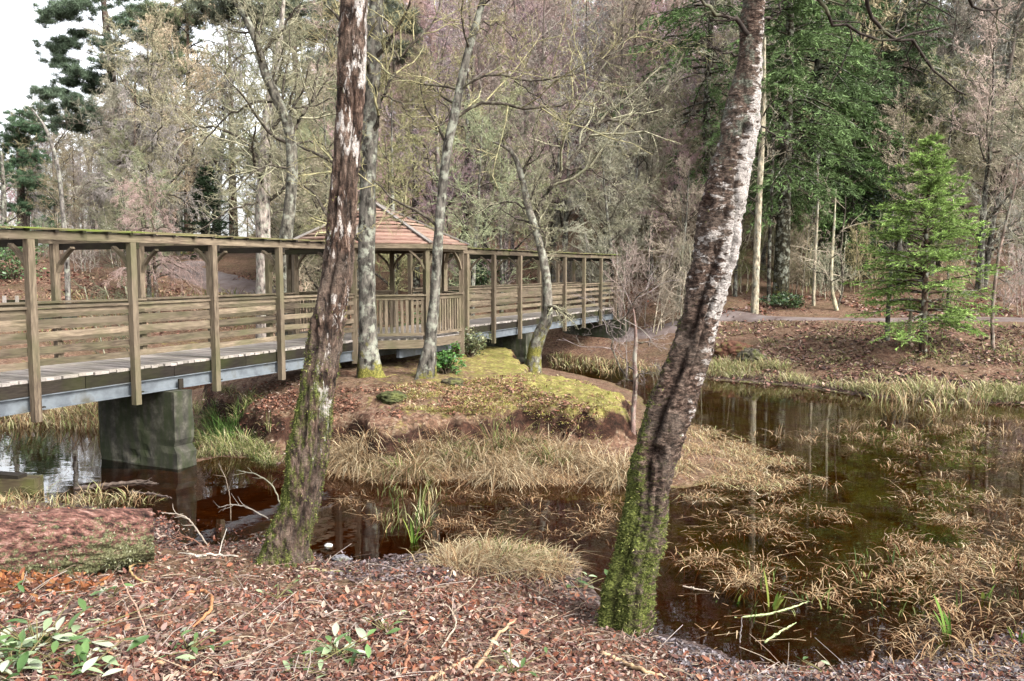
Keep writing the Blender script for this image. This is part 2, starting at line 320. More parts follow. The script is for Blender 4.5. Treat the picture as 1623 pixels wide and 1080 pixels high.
def height(x, y, fine=True, masks=False):
    x = np.asarray(x, float); y = np.asarray(y, float)
    r = np.hypot(x, y)
    w = .30 * fbm2(x * 1.5, y * 1.5, 3, 4) * np.clip(14 / np.maximum(r, 1), .3, 1)
    dn = psd(NEAR, x, y) + w; di = psd(ISL, x, y) + w; dt = psd(TOP, x, y) + .45 * fbm2(x * 1.7, y * 1.7, 9, 4); dm = psd(MAIN, x, y) + w
    hb = -.42 + .1 * fbm2(x * .6, y * .6, 21)
    def bank(d, k, cap): return np.where(d > 0, cap * (1 - np.exp(-np.clip(d, 0, None) * k / cap)), np.maximum(-.75, d * .28))
    hn = np.where(dn > 0, np.minimum(dn * .2 + .02, 1.85), np.maximum(-.75, dn * .16))
    hi = np.where(di > 0, np.minimum(di * .14, .32), np.maximum(-.75, di * .10))
    edge = sstep(-.28, .22, dt); hi = hi + edge * .56 + np.clip(dt, 0, 3) * .085
    capm = 1.5 + .8 * sstep(-4, -10, x)
    hm = np.where(dm > 0, np.minimum(dm * .21, capm), np.maximum(-.75, dm * .28))
    px = 811.5 + 1350 * x / np.maximum(y, .5)
    fac = np.where(y > 1, sstep(330, 800, px), 1.0)
    yy = np.clip(np.where(y > 0, np.hypot(x * .25, y), 0) - 35.8, 0, None)
    hill = .165 * np.clip(yy, 0, 12) + (.03 + .30 * fac) * np.clip(yy - 12, 0, 115) - (.0) 
    hill = hill * (1 + .12 * fbm2(x * .03, y * .03, 40))
    hm = hm + np.where(dm > 0, hill, 0)
    h = np.maximum(np.maximum(hb, hn), np.maximum(hi, hm))
    land = sstep(-.05, .25, h)
    amp = np.clip(1.4 - r / 45, .25, 1)
    if fine:
        h = h + land * amp * (.10 * fbm2(x * 1.1, y * 1.1, 60, 4) + .045 * fbm2(x * 5, y * 5, 70, 3))
        h = h + edge * (1 - edge) * 4 * .34 * fbm2(x * 3.4, y * 3.4, 80, 4)
    h = h + sstep(-.1, .5, dt) * (r < 32) * .07 * np.abs(fbm2(x * 4.5, y * 4.5, 95, 3))
    if not masks: return h
    moss = np.where(dt > -.1, .95 - .28 * np.clip(1.6 - (x + .25 * (y - 17)), 0, 9) / 2.2, 0) * (dt > -.25)
    moss = np.clip(moss, 0, 1) * sstep(-.3, .3, dt)
    moss = np.maximum(moss, .3 * (r > 36)) ; moss = np.maximum(moss, np.where((dm > .3) & (dm < 4) & (x < -6), .4, 0))
    soil = np.clip(edge * (1 - edge) * 4, 0, 1) * .95
    soil = np.maximum(soil, .55 * np.exp(-((x - .3) ** 2 + (y - 6.0) ** 2) / .5))
    wet = np.where(dn > -1, sstep(.85, .1, dn) * .9, 0); wet = np.maximum(wet, np.where(dm > -1, sstep(1.2, .2, dm) * .7 * (x > 5), 0))
    bed = sstep(.03, -.06, h); alg = sstep(9, 11.5, y) * (x > 1.5) * bed
    return h, dict(moss=moss, soil=soil, wet=wet, bed=bed, algae=alg)
def trace(px, py):
    d = ray(px, py); t = np.geomspace(2, 300, 6000); x = d[0] * t; y = d[1] * t; z = EYE + d[2] * t
    h = height(x, y, False); i = int(np.argmax(z < h)); return np.array([x[i], y[i], h[i]])
def gz(x, y): return float(height(np.array([float(x)]), np.array([float(y)]))[0])
ang = np.concatenate([np.linspace(-math.pi, -R(46), 60)[:-1], np.linspace(-R(46), R(46), 520), np.linspace(R(46), math.pi, 60)[1:-1]])
rad = np.concatenate([[.4], np.geomspace(1.2, 420, 600)])
AA, RR = np.meshgrid(ang, rad); X = np.sin(AA) * RR; Y = np.cos(AA) * RR
Hh, masks = height(X, Y, True, True)
nr, na = X.shape; i = np.arange(nr - 1)[:, None] * na; j = np.arange(na)[None]; j2 = (j + 1) % na
F = np.stack([i + j, i + j2, i + na + j2, i + na + j], -1).reshape(-1, 4)[:, ::-1]
mb = MB(); mb.add(np.stack([X, Y, Hh], -1).reshape(-1, 3), F)
mb.add([[0, 0, float(Hh[0, 0])]], np.zeros((0, 3), int))
ex = {k: np.append(v.ravel(), 0) for k, v in masks.items()}
cap = np.stack([np.full(na, nr * na), np.arange(na), (np.arange(na) + 1) % na], -1)[:, ::-1]; mb.f.append(cap); mb.m.append(np.zeros(len(cap), np.int32))
tag(mb.build('ground', M['ground'], None, True, ex), 'leaf covered wooded ground, banks and hillside round the pond', None, None, 'structure')
mb = MB(); mb.add([[-90, 3, 0], [90, 3, 0], [90, 40, 0], [-90, 40, 0]], [[0, 1, 2, 3]])
tag(mb.build('water', M['water'], None, False), 'still dark peat brown water of the woodland pond', None, None, 'structure')
def path_strip(name, label, pts, widths):
    P = spline(np.array(pts)[:, :2], 90); W = np.interp(np.linspace(0, 1, 90), np.linspace(0, 1, len(widths)), widths)
    T = nrm(np.gradient(P, axis=0)); S = np.stack([T[:, 1], -T[:, 0]], -1)
    k = 9; u = np.linspace(-1, 1, k); V = P[:, None] + S[:, None] * (W[:, None] * u[None] * .5)[..., None]
    V[..., 0] += .12 * fbm2(V[..., 0] * .9, V[..., 1] * .9, 5) ; z = height(V[..., 0], V[..., 1], False); z = z + .10 * (1 - u[None] ** 4) - .03
    zc = np.convolve(np.pad(z[:, k // 2], 6, 'edge'), np.ones(13) / 13, 'valid')
    V = np.concatenate([V, z[..., None]], -1); i = np.arange(89)[:, None] * k; j = np.arange(k - 1)[None]
    mb = MB(); mb.add(V.reshape(-1, 3), np.stack([i + j, i + j + 1, i + k + j + 1, i + k + j], -1).reshape(-1, 4)[:, ::-1])
    return tag(mb.build(name, M['path'], None, True), label, None, None, 'structure')
path_strip('path', 'grey gravel path along the far bank of the pond', [(3.9, 37.6), (5.6, 36.0), trace(1140, 502)[:2], trace(1260, 506)[:2], trace(1400, 508)[:2], trace(1520, 506)[:2], trace(1640, 508)[:2], (24, 31), (34, 30)], [1.6, 1.5, 1.5, 1.5, 1.6, 2.2, 2.6, 2.6, 2.6])
pl = [trace(540, 482)[:2], trace(450, 468)[:2], trace(390, 456)[:2], trace(340, 443)[:2], trace(300, 432)[:2], trace(282, 424)[:2], trace(320, 416)[:2]]
path_strip('path', 'pale grey path climbing away beyond the bridge', pl, [2.2, 2.2, 2.4, 2.6, 2.6, 2.6, 2.4])
# ------------------------------------------------------------------ footbridge
BA = R(25.8); BD = np.array([math.sin(BA), math.cos(BA), 0]); BN = np.array([-math.cos(BA), math.sin(BA), 0]); BO = np.array([-7.16, 12.6, 0]); UP = np.array([0, 0, 1.])
DECK, WID = 1.85, 1.75
def bp(s, w=0.0, z=0.0): return BO + BD * s + BN * w + UP * z
bl = bp(5.0, .87, 0.0)
bridge = thing('footbridge', 'long weathered timber footbridge on steel girders crossing the pond', 'footbridge', bl)
def bpart(mb, name, mat, parent=bridge, smooth=False):
    o = mb.build(name, mat, parent, smooth)
    if parent is bridge: o.location = tuple(-bl)
    return o
S0, S1 = -6.2, 27.0; PS0, PS1 = 8.05, 12.2
for a, b in ((S0, PS0 - .05), (PS1 - .02, S1)):
    mb = MB(); s = a
    while s < b:
        beam(mb, bp(s + .07, .02 + RNG.normal(0, .012), DECK - .022 + RNG.normal(0, .004)), bp(s + .07, WID - .02 + RNG.normal(0, .012), DECK - .022 + RNG.normal(0, .004)), .044, .128, BD)
        s += .14
    bpart(mb, 'deck', M['timber_deck'])
for w in (.06, WID - .06):
    for a, b in ((S0, PS0), (PS1, S1)):
        mb = MB(); n = int((b - a) / 1.8) + 1
        for k in range(n):
            u, v = a + (b - a) * k / n, a + (b - a) * (k + 1) / n - .01
            beam(mb, bp(u, w, DECK - .145), bp(v, w, DECK - .145), .075, .196, jit=.004)
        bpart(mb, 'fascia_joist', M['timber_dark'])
        mb = MB()
        beam(mb, bp(a, w + (.012 if w < 1 else -.012), DECK - .36), bp(b, w + (.012 if w < 1 else -.012), DECK - .36), .012, .226)
        for zz in (DECK - .252, DECK - .468): beam(mb, bp(a, w, zz), bp(b, w, zz), .10, .014)
        bpart(mb, 'steel_girder', M['steel'])
LEFT = [-5.4, -3.6, -1.8, 0.0, 1.8, 3.6, 5.4, 7.2]; RIGHT = [13.3, 15.0, 16.9, 18.8, 20.75, 22.7, 24.6, 26.4]
def post(s, w, sgn):
    mb = MB(); off = -.075 * sgn; tl = RNG.normal(0, .012)
    beam(mb, bp(s, w + off, DECK - .62), bp(s + tl, w + off, DECK + 2.09), .112, .112, BD)
    o = bpart(mb, 'post', M['timber'])
    b = MB(); beam(b, bp(s + .075, w + off * 1.0, DECK - .42), bp(s + .075, w + off * .2, DECK - .42), .17, .02, UP); b.build('bracket', M['timber_dark'], o, False)
def rails(a, b, w, sgn):
    mb = MB(); inn = .012 * sgn
    for z in (.23, .445, .66, .86):
        beam(mb, bp(a - .02, w + inn, DECK + z + RNG.normal(0, .01)), bp(b + .02, w + inn, DECK + z + RNG.normal(0, .01)), .036, .098, jit=.003)
    beam(mb, bp(a - .03, w + inn, DECK + 1.02), bp(b + .03, w + inn, DECK + 1.02), .036, .07, jit=.003)
    bpart(mb, 'railing', M['timber'])
    mb = MB(); beam(mb, bp(a - .0, w + inn * 2, DECK + 1.078), bp(b - .006, w + inn * 2, DECK + 1.078), .135, .036, jit=.004); bpart(mb, 'handrail', M['timber'])
for L in (LEFT, RIGHT):
    for w, sg in ((0, 1), (WID, -1)):
        for s in L: post(s, w, sg)
        for a, b in zip(L[:-1], L[1:]): rails(a, b, w, sg)
        if L is LEFT: rails(L[-1], PS0 + .0, w, sg)
        else: rails(L[-1], L[-1] + 1.7, w, sg)
    a0, a1 = (S0 + .2, PS0 - .15) if L is LEFT else (PS1 + .15, 27.0)
    for w, sg in ((0, 1), (WID, -1)):
        mb = MB(); k = int(round((a1 - a0) / 3.6)) or 1
        for q in range(k): beam(mb, bp(a0 + (a1 - a0) * q / k, w - .075 * sg, DECK + 2.155), bp(a0 + (a1 - a0) * (q + 1) / k - .008, w - .075 * sg, DECK + 2.15), .075, .115, jit=.005)
        bpart(mb, 'top_beam', M['timber'])
    mb = MB(); s = a0 + .1
    while s < a1:
        beam(mb, bp(s, -.17 + RNG.normal(0, .02), DECK + 2.226 + RNG.normal(0, .004)), bp(s, WID + .2, DECK + 2.226), .06, .034, UP); s += .45
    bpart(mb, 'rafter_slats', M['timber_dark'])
    for w in (-.13, .12, WID - .12, WID + .13):
        mb = MB(); s = a0
        while s < a1 - .2:
            e = min(s + RNG.uniform(1.6, 2.6), a1); beam(mb, bp(s, w + RNG.normal(0, .01), DECK + 2.258 + RNG.normal(0, .006)), bp(e - .02, w + RNG.normal(0, .01), DECK + 2.258 + RNG.normal(0, .006)), .11, .02); s = e
        bpart(mb, 'top_board', M['timber_moss'])
    for s in L:
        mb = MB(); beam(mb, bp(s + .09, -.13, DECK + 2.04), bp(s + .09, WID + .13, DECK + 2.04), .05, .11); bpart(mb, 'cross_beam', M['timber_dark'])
        for w, sg in ((0, 1), (WID, -1)):
            mb = MB(); k = [bp(s + .02, w + (-.03 + .40 * t ** 1.35) * sg, DECK + 1.60 + .42 * t ** .8) for t in np.linspace(0, 1, 5)]
            for p, q in zip(k[:-1], k[1:]): beam(mb, p, q, .045, .085, BD)
            bpart(mb, 'brace', M['timber'])
def prism(mb, s, w0, w1, z0, z1, t):
    beam(mb, bp(s + t / 2, w0, (z0 + z1) / 2), bp(s + t / 2, w1, (z0 + z1) / 2), t, z1 - z0, UP)
def pier(s, w0, w1, z0, z1, t):
    n1, n2, n3 = 26, 18, 8; mb = MB()
    def face(o, a, b, na, nb):
        u = np.linspace(0, 1, na)[:, None, None]; v = np.linspace(0, 1, nb)[None, :, None]
        V = o + a * u + b * v; i = np.arange(na - 1)[:, None] * nb; j = np.arange(nb - 1)[None]
        mb.add(V.reshape(-1, 3), np.stack([i + j, i + nb + j, i + nb + j + 1, i + j + 1], -1).reshape(-1, 4))
    A, B, Z = BD * t, BN * (w1 - w0), UP * (z1 - z0); o = bp(s, w0, z0)
    face(o, Z, B, n2, n1); face(o + A, B, Z, n1, n2); face(o, A, Z, n3, n2); face(o + B, Z, A, n2, n3); face(o + Z, A, B, n3, n1)
    V = np.concatenate(mb.v); c = o + (A + B + Z) / 2; d = V - c
    V = V + nrm(d * np.array([1, 1, .3])) * (.035 * fbm3(V * 3.1, 3, 4) + .015 * fbm3(V * 12, 5, 2))[:, None]
    q = (V - o); zf = q[:, 2] / (z1 - z0); wf = q @ BN / (w1 - w0)
    line = .48 - .25 * wf * -1 * 0 + .10 * np.sin(wf * 5) ; V = V - nrm(d * np.array([1, 1, 0])) * (.05 * np.exp(-((zf - .42 - .10 * np.cos(wf * 3.3)) / .025) ** 2))[:, None]
    V = V + nrm(d * np.array([1, 1, 0])) * (.045 * (zf < .42 + .10 * np.cos(wf * 3.3)))[:, None]
    mb.v = [V]; mb.f = [np.concatenate(mb.f)]; mb.c = [np.ones((len(V), 3))]; mb.g = [V]; mb.m = [np.zeros(len(mb.f[0]), np.int32)]
    bpart(mb, 'pier', M['concrete'], smooth=False)
pier(2.45, -.22, WID - .05, -.7, DECK - .49, .42)
pier(17.3, -.1, WID + .1, -.3, DECK - .49, .55)
pier(-5.9, -.2, WID + .2, .2, DECK - .49, .6)
pier(26.2, -.5, WID + .5, -.2, DECK - .49, .7)
mb = MB()
for w in (-.02, WID + .02):
    beam(mb, bp(2.8, w, DECK - .475), bp(2.8, w, DECK - .30), .03, .10, BD)
bpart(mb, 'bearing_plate', M['timber_dark'])
# ------------------------------------------------------------------ octagonal pavilion on the bridge
pc = bp(10.12, WID / 2, 0); PR = 2.25
pav = thing('pavilion', 'octagonal timber pavilion with a reddish boarded roof standing mid bridge', 'pavilion', pc)
a0 = math.atan2(BD[1], BD[0])
def oc(k, r, z): a = a0 + R(22.5 + 45 * k); return np.array([math.cos(a) * r, math.sin(a) * r, z])
mb = MB()
for k in range(8):
    beam(mb, oc(k, PR - .02, DECK - .13), oc(k + 1, PR - .02, DECK - .13), .07, .2, jit=.003)
pb = mb.build('base_beam', M['timber'], pav, False)
mb = MB(); v = [oc(k, PR - .07, DECK - .015) for k in range(8)] + [oc(k, PR - .07, DECK - .06) for k in range(8)]
s = -2.05
while s < 2.05:
    hw = min(2.03, (PR - .07) * 1.0 * (1.31 - abs(s) / (PR - .07)) if abs(s) > .86 else 2.03)
    hw = min(2.03, 2.92 - abs(s)); beam(mb, BD * (s + .07) + BN * -hw + UP * (DECK - .022), BD * (s + .07) + BN * hw + UP * (DECK - .022), .04, .128, BD); s += .14
mb.build('floor', M['timber_deck'], pav, False)
mb = MB()
for w in (-1.5, -.82, .82, 1.5): beam(mb, BD * -2.0 * (1 if abs(w) < 1 else .62) + BN * w + UP * (DECK - .36), BD * 2.0 * (1 if abs(w) < 1 else .62) + BN * w + UP * (DECK - .36), .09, .22)
mb.build('steel_girder', M['steel'], pav, False)
for k in range(8):
    mb = MB(); c = oc(k, PR, 0); t = np.array([-c[1], c[0], 0])
    beam(mb, oc(k, PR, DECK - .55), oc(k, PR, DECK + 2.1), .12, .12, t); mb.build('post', M['timber'], pav, False)
    mb = MB(); beam(mb, oc(k, PR, DECK + 2.16), oc(k + 1, PR, DECK + 2.16), .08, .14); mb.build('top_beam', M['timber'], pav, False)
    for e, f in ((k, k + 1), (k + 1, k)):
        P, Q = oc(e, PR, 0), oc(f, PR, 0); d = (Q - P) / np.linalg.norm(Q - P); mb = MB()
        kk = [P + d * (.05 + .36 * x ** 1.3) + UP * (DECK + 1.65 + .44 * x ** .8) for x in np.linspace(0, 1, 4)]
        for p, q in zip(kk[:-1], kk[1:]): beam(mb, p, q, .045, .08, np.cross(d, UP))
        mb.build('brace', M['timber'], pav, False)
for k in range(8):
    if k in (7, 3): continue        # the two sides the bridge passes through
    P, Q = oc(k, PR, 0), oc(k + 1, PR, 0); d = nrm(Q - P); L = np.linalg.norm(Q - P); mb = MB()
    beam(mb, P + UP * (DECK + .1), Q + UP * (DECK + .1), .05, .07); beam(mb, P + UP * (DECK + .97), Q + UP * (DECK + .97), .05, .09)
    u = .12
    while u < L - .08:
        beam(mb, P + d * (u + RNG.normal(0, .004)) + UP * (DECK + .137), P + d * u + UP * (DECK + .923), .068, .022, np.cross(d, UP)); u += .125
    mb.build('railing', M['timber'], pav, False)
    mb = MB(); beam(mb, P + UP * (DECK + 1.034), Q + UP * (DECK + 1.034), .15, .034); mb.build('handrail', M['timber'], pav, False)
RE, ZE, ZA = 2.42, DECK + 2.23, DECK + 3.30
roof = MB(); NB = 11
for k in range(8):
    for b in range(NB):
        f0, f1 = b / NB, (b + 1.12) / NB
        def rp(kk, f, lift): return oc(kk, RE * (1 - min(f, .985)), ZE + (ZA - ZE) * min(f, .985) + lift)
        l0 = .055 + RNG.normal(0, .010); l1 = .006
        V = [rp(k, f0, l0), rp(k + 1, f0, l0 + RNG.normal(0, .004)), rp(k + 1, f1, l1), rp(k, f1, l1), rp(k, f0, l0 - .03), rp(k + 1, f0, l0 - .03), rp(k + 1, f1, l1 - .012), rp(k, f1, l1 - .012)]
        e = RNG.random(3) * 40; A = nrm(V[1] - V[0]); G = [e + np.array([(p - V[0]) @ A * .12, f * .5, 0]) for p, f in zip(V, (0, 0, 1, 1, 0, 0, 1, 1))]
        roof.add(V, [[0, 1, 2, 3], [7, 6, 5, 4], [0, 4, 5, 1], [1, 5, 6, 2], [2, 6, 7, 3], [3, 7, 4, 0]], None, G)
rf = roof.build('roof', M['timber_red'], pav, False)
for k in range(8):
    mb = MB(); beam(mb, oc(k, RE + .03, ZE + .055), oc(k, .05, ZA + .05), .11, .03, nrm(np.cross(oc(k, 1, 0), UP)) if False else UP); mb.build('hip_board', M['timber_deck'], rf, False)
    mb = MB(); beam(mb, oc(k, RE - .03, ZE - .035), oc(k + 1, RE - .03, ZE - .035), .03, .11); mb.build('eave_board', M['timber'], rf, False)
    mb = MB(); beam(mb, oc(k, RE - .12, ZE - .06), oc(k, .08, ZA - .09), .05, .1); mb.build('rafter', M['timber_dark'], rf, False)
mb = MB(); tubes(mb, np.array([[[0, 0, ZA - .05], [0, 0, ZA + .08], [0, 0, ZA + .2]]]), np.array([[.06, .045, .02]]), 8); mb.build('finial', M['timber'], rf)
# ------------------------------------------------------------------ trees
def trunk_mesh(mb, P, rad, rings, sides, rough=.12, flare=None, seed=1, vst=.35, lobes=0.0, grooves=(), knots=(), out=None):
    C0 = spline(P, rings); r = np.interp(np.linspace(0, 1, rings), np.linspace(0, 1, len(rad)), rad)
    t = nrm(np.gradient(C0, axis=0)); n1 = nrm(np.cross(t, np.array([0.02, 1., 0.05]))); n2 = np.cross(t, n1)
    a = np.arange(sides) * 2 * math.pi / sides
    dirs = n1[:, None] * np.cos(a)[None, :, None] + n2[:, None] * np.sin(a)[None, :, None]
    V = C0[:, None] + dirs * r[:, None, None]
    q = V * (np.array([1, 1, vst]) if np.isscalar(vst) else np.array(vst)) / max(np.mean(rad), .05)
    d = rough * (.9 * fbm3(q * 1.1, seed, 3) + .8 * np.abs(fbm3(q * 3.0, seed + 7, 3)) + .35 * fbm3(q * 9, seed + 3, 2))
    if lobes:
        hh = np.linspace(0, 1, rings)[:, None]; d = d + lobes * np.exp(-hh * 9) * np.cos(a[None] * 4 + seed + 2.2 * hh)
        d = d + lobes * .35 * np.cos(a[None] * 2 + seed + 3 * hh)
    crack = np.zeros(d.shape); L_ = np.concatenate([[0], np.cumsum(np.linalg.norm(np.diff(C0, axis=0), axis=1))])[:, None]
    for (ga, gw, gd, z0, z1, wv) in grooves:
        a0 = ga + wv * np.sin(L_ * 2.3 + seed) + .5 * wv * np.sin(L_ * 5.1); da = (a[None] - a0 + math.pi) % (2 * math.pi) - math.pi
        mk = np.exp(-(da / gw) ** 2) * sstep(z0 - .4, z0 + .3, L_) * sstep(z1 + .5, z1 - .5, L_) * (.65 + .6 * fbm2(L_ * 4 + da * 0, a[None] * 2 + L_ * 0, seed, 3)); d = d - gd * mk; crack = np.maximum(crack, np.clip(mk * 1.15, 0, 1) ** 1.3)
    for (K, kr, kd) in knots:
        ds = np.linalg.norm((V - K) * np.array([1, .5, .75]), axis=-1) / kr + .55 * fbm3(V * 16, 31, 3); mk = np.exp(-ds ** 4); d = d - kd * mk + .22 * abs(kd) * np.exp(-((ds - 1.4) / .4) ** 2); crack = np.maximum(crack, mk)
    if out is not None: out['crack'] = np.clip(crack, 0, 1).ravel()
    V = V + dirs * (d * r[:, None])[..., None]
    i = np.arange(rings - 1)[:, None] * sides; k = np.arange(sides)[None]; k2 = (k + 1) % sides
    mb.add(V.reshape(-1, 3), np.stack([i + k, i + k2, i + sides + k2, i + sides + k], -1).reshape(-1, 4))
    hf = np.repeat(np.linspace(0, 1, rings)[:, None], sides, 1).ravel(); dr = dirs.reshape(-1, 3)
    return hf, dr, V.reshape(-1, 3), C0, r
def moss_part(root, loc, V, nrmv, w, n, cols, seed, hgt=.022, wid=.006):
    rng = np.random.default_rng(seed); pr = np.clip(w, 0, None) ** 1.5; pr = pr / pr.sum(); i = rng.choice(len(V), n, p=pr); B = V[i] - nrmv[i] * .008 + rng.normal(0, .012, (n, 3)); d = nrm(nrmv[i] * 1.0 + rng.normal(0, .55, (n, 3)) + [0, 0, -.15])
    s = nrm(np.cross(d, rng.normal(size=(n, 3)))) * wid * rng.uniform(.5, 1.3, (n, 1)); L_ = hgt * rng.uniform(.4, 1.5, (n, 1)); P = np.stack([B - s, B + s, B + d * L_ + rng.normal(0, .006, (n, 3))], 1).reshape(-1, 3)
    c = np.array(cols)[rng.integers(len(cols), size=n)] * rng.uniform(.5, 1.3, (n, 1)); mb = MB(); mb.add(P, np.arange(3 * n).reshape(-1, 3), np.repeat(c, 3, 0)); o = mb.build('moss', M['blade'], root, False); o.location = tuple(-loc)
def px_line(L, Y, dy=0.0):
    n = len(L); return np.array([at(px, py, Y + dy * i / max(n - 1, 1)) for i, (px, py) in enumerate(L)])
def to_ground(P, sink=.12):
    P = P.copy(); g = gz(P[0, 0], P[0, 1]); P[0, 2] = g - sink; return P
def even(P, n=9): return spline(P, n)
def sprout(mb, lines, rads, rng, K=(8, 6, 5), ln=(.5, .45, .5), ang=(.9, .8, .7), wig=(.22, .3, .35), up=(.03, .0, .0), t0=.15, rmin=.004, mi=0, sides=(4, 3, 3)):
    """grow branches, twigs and twiglets off the given limbs; returns nothing, adds to mb"""
    pp, pr = lines, rads
    for l, k in enumerate(K):
        pp, pr = grow(pp, pr, k, (t0 if l == 0 else .12, .99), ang[l], ln[l], 5 if l == 0 else 4 if l == 1 else 3, wig[l], up[l], .55, rng, .4, .4, rmin)
        tubes(mb, pp, pr, sides[min(l, 2)], mi=mi)
TW = {'mauve': (0.384, 0.301, 0.269), 'lichen': (0.301, 0.282, 0.192), 'purple': (0.422, 0.288, 0.275), 'tan': (.46, .395, .30), 'grey': (0.320, 0.282, 0.243), 'dark': (0.064, 0.054, 0.045), 'orange': (.46, .345, .235), 'olive': (0.333, 0.301, 0.166)}
BK = {'grey': (.105, .095, .08), 'dark': (.055, .045, .035), 'brown': (.13, .085, .06), 'pale': (.36, .31, .22), 'purple': (.17, .13, .12)}
def setcol(o, c): o.color = (*c, 1)
def custom_tree(name, label, cat, base, trunk, tr_r, limbs, Y, seed, bark, twig, K=(7, 5, 5), rings=70, sides=14, mossf=None, group=None, ln=(.55, .45, .5), rough=.16, crown_lines=True, rmin=.005, dy=0.0, extra_top=None, up=(.03, 0, 0), wig=(.22, .3, .35), lobes=0.0, twigmat='twig', tK=None):
    """trunk, limbs: picture polylines placed at depth Y; radii in metres"""
    rng = np.random.default_rng(seed); P = to_ground(px_line(trunk, Y, dy)); loc = P[0] + np.array([0, 0, .12])
    root = thing(name, label, cat, loc, group)
    mb = MB(); hf, dr, V, C0, rr = trunk_mesh(mb, P, tr_r, rings, sides, rough, seed=seed, lobes=lobes)
    z = V[:, 2] - loc[2]; moss = mossf(z, dr, V) if mossf else np.zeros(len(V))
    o = mb.build('trunk', M['bark'], root, True, {'moss': moss}); o.location = tuple(-loc); setcol(o, bark)
    mb = MB(); tl = even(P, 16)[None]; tr = np.interp(np.linspace(0, 1, 16), np.linspace(0, 1, len(tr_r)), tr_r)[None]
    LL, LR = [], []
    for pts, r0, ddy in limbs:
        Q = even(px_line(pts, Y + (dy if dy else 0), ddy), 14); Q[1:-1] += rng.normal(0, .03, (12, 3)); r = np.linspace(r0 * .8, r0 * .26, 14)
        tubes(mb, Q[None], r[None], 6, mi=1); LL.append(Q); LR.append(r)
    if LL: sprout(mb, np.array(LL), np.array(LR), rng, K, ln, wig=wig, up=up, rmin=rmin)
    if crown_lines:
        pp, pr = grow(tl, tr, tK or 9, (.3, .98), 1.0, .22, 8, .2, .05, .36, rng, .3, .5, .010); tubes(mb, pp, pr, 5, mi=1)
        sprout(mb, pp, pr, rng, K, ln, wig=wig, up=up, rmin=rmin)
    c = mb.build('crown', [M[twigmat], M['limb']], root, True); c.location = tuple(-loc); setcol(c, twig)
    return root
def base_moss(h, amt=1.0, side=None):
    def f(z, dr, V):
        m = amt * np.exp(-np.clip(z, 0, 9) / h) * (.62 + 1.5 * np.clip(fbm3(V * 3.5, 9, 3) + .25, 0, 1)) - .05
        if side is not None: m = m * (.75 + .35 * (dr @ np.array(side)))
        return m
    return f
# ---- near birch standing by the bridge
def near_birch(label, px_pts, Y, rad, bark, seed, maskf, limbs, lobes, rings=420, sides=112, dyl=0.0, grooves=(), knots=()):
    rng = np.random.default_rng(seed); ex_ = {}; rad = [r * .85 for r in rad]; P = to_ground(px_line(px_pts, Y, dyl), .25); loc = P[0] + np.array([0, 0, .25])
    root = thing('birch_tree', label, 'tree', loc)
    mb = MB(); hf, dr, V, C0, rr = trunk_mesh(mb, P, rad, rings, sides, .27, seed=seed, vst=.4 if seed == 3 else .75, lobes=lobes, grooves=grooves, knots=[(at(px, py, Y - .2), kr, kd) for px, py, kr, kd in knots], out=ex_)
    mk_ = maskf(hf, V[:, 2] - loc[2], dr, V); Vd = mb.v[0]; w_ = np.clip(mk_['moss'] - .30 + 1.5 * fbm3(V * np.array([9, 9, 5]), 4, 4), 0, 1) * (1 - ex_['crack']) * (Vd[:, 2] > loc[2] - .05)
    moss_part(root, loc, Vd, dr, w_, 9000, [(.09, .115, .025), (.15, .18, .04), (.23, .25, .07), (.05, .065, .015), (.28, .28, .09)], seed)
    o = mb.build('trunk', M[bark], root, True, dict(maskf(hf, V[:, 2] - loc[2], dr, V), **ex_)); o.location = tuple(-loc)
    mb = MB(); LL, LR = [], []
    for pts, r0, ddy in limbs:
        Q = even(px_line(pts, Y + dyl, ddy), 14); Q[1:-1] += rng.normal(0, .02, (12, 3)); r = np.linspace(r0, r0 * .35, 14); tubes(mb, Q[None], r[None], 8); LL.append(Q); LR.append(r)
    sprout(mb, np.array(LL), np.array(LR), rng, (7, 4, 2), (.36, .4, .4), rmin=.0035, wig=(.4, .42, .4))
    c = mb.build('crown', M['twig'], root, True); c.location = tuple(-loc); setcol(c, (.05, .04, .034))
    return root
def m_left(hf, z, dr, V):
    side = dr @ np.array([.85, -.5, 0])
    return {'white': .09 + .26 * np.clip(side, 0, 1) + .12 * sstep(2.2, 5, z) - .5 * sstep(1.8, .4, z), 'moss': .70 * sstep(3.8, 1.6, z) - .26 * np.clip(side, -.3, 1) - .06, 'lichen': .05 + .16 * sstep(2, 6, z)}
near_birch('tall rough barked birch on the near bank with mossy foot, just before the pavilion',
    [(448, 912), (455, 862), (476, 796), (491, 707), (503, 618), (517, 529), (535, 426), (543, 340), (549, 255), (557, 128), (562, 0), (566, -150), (570, -300), (575, -500)], 9.3,
    [.40, .30, .245, .250, .215, .205, .18, .165, .15, .153, .15, .14, .12, .09], 'birch_bark_near', 3, m_left,
    [([(566, -180), (620, -330), (700, -420)], .035, .6), ([(566, -120), (500, -260), (430, -380)], .05, -.5), ([(556, 190), (545, 150), (538, 120)], .012, -.2)], .30, grooves=[(2.25, .26, .42, .5, 2.3, .10), (1.1, .16, .22, 1.5, 5.0, .3), (1.9, .14, .2, 3.0, 6.5, .3)])
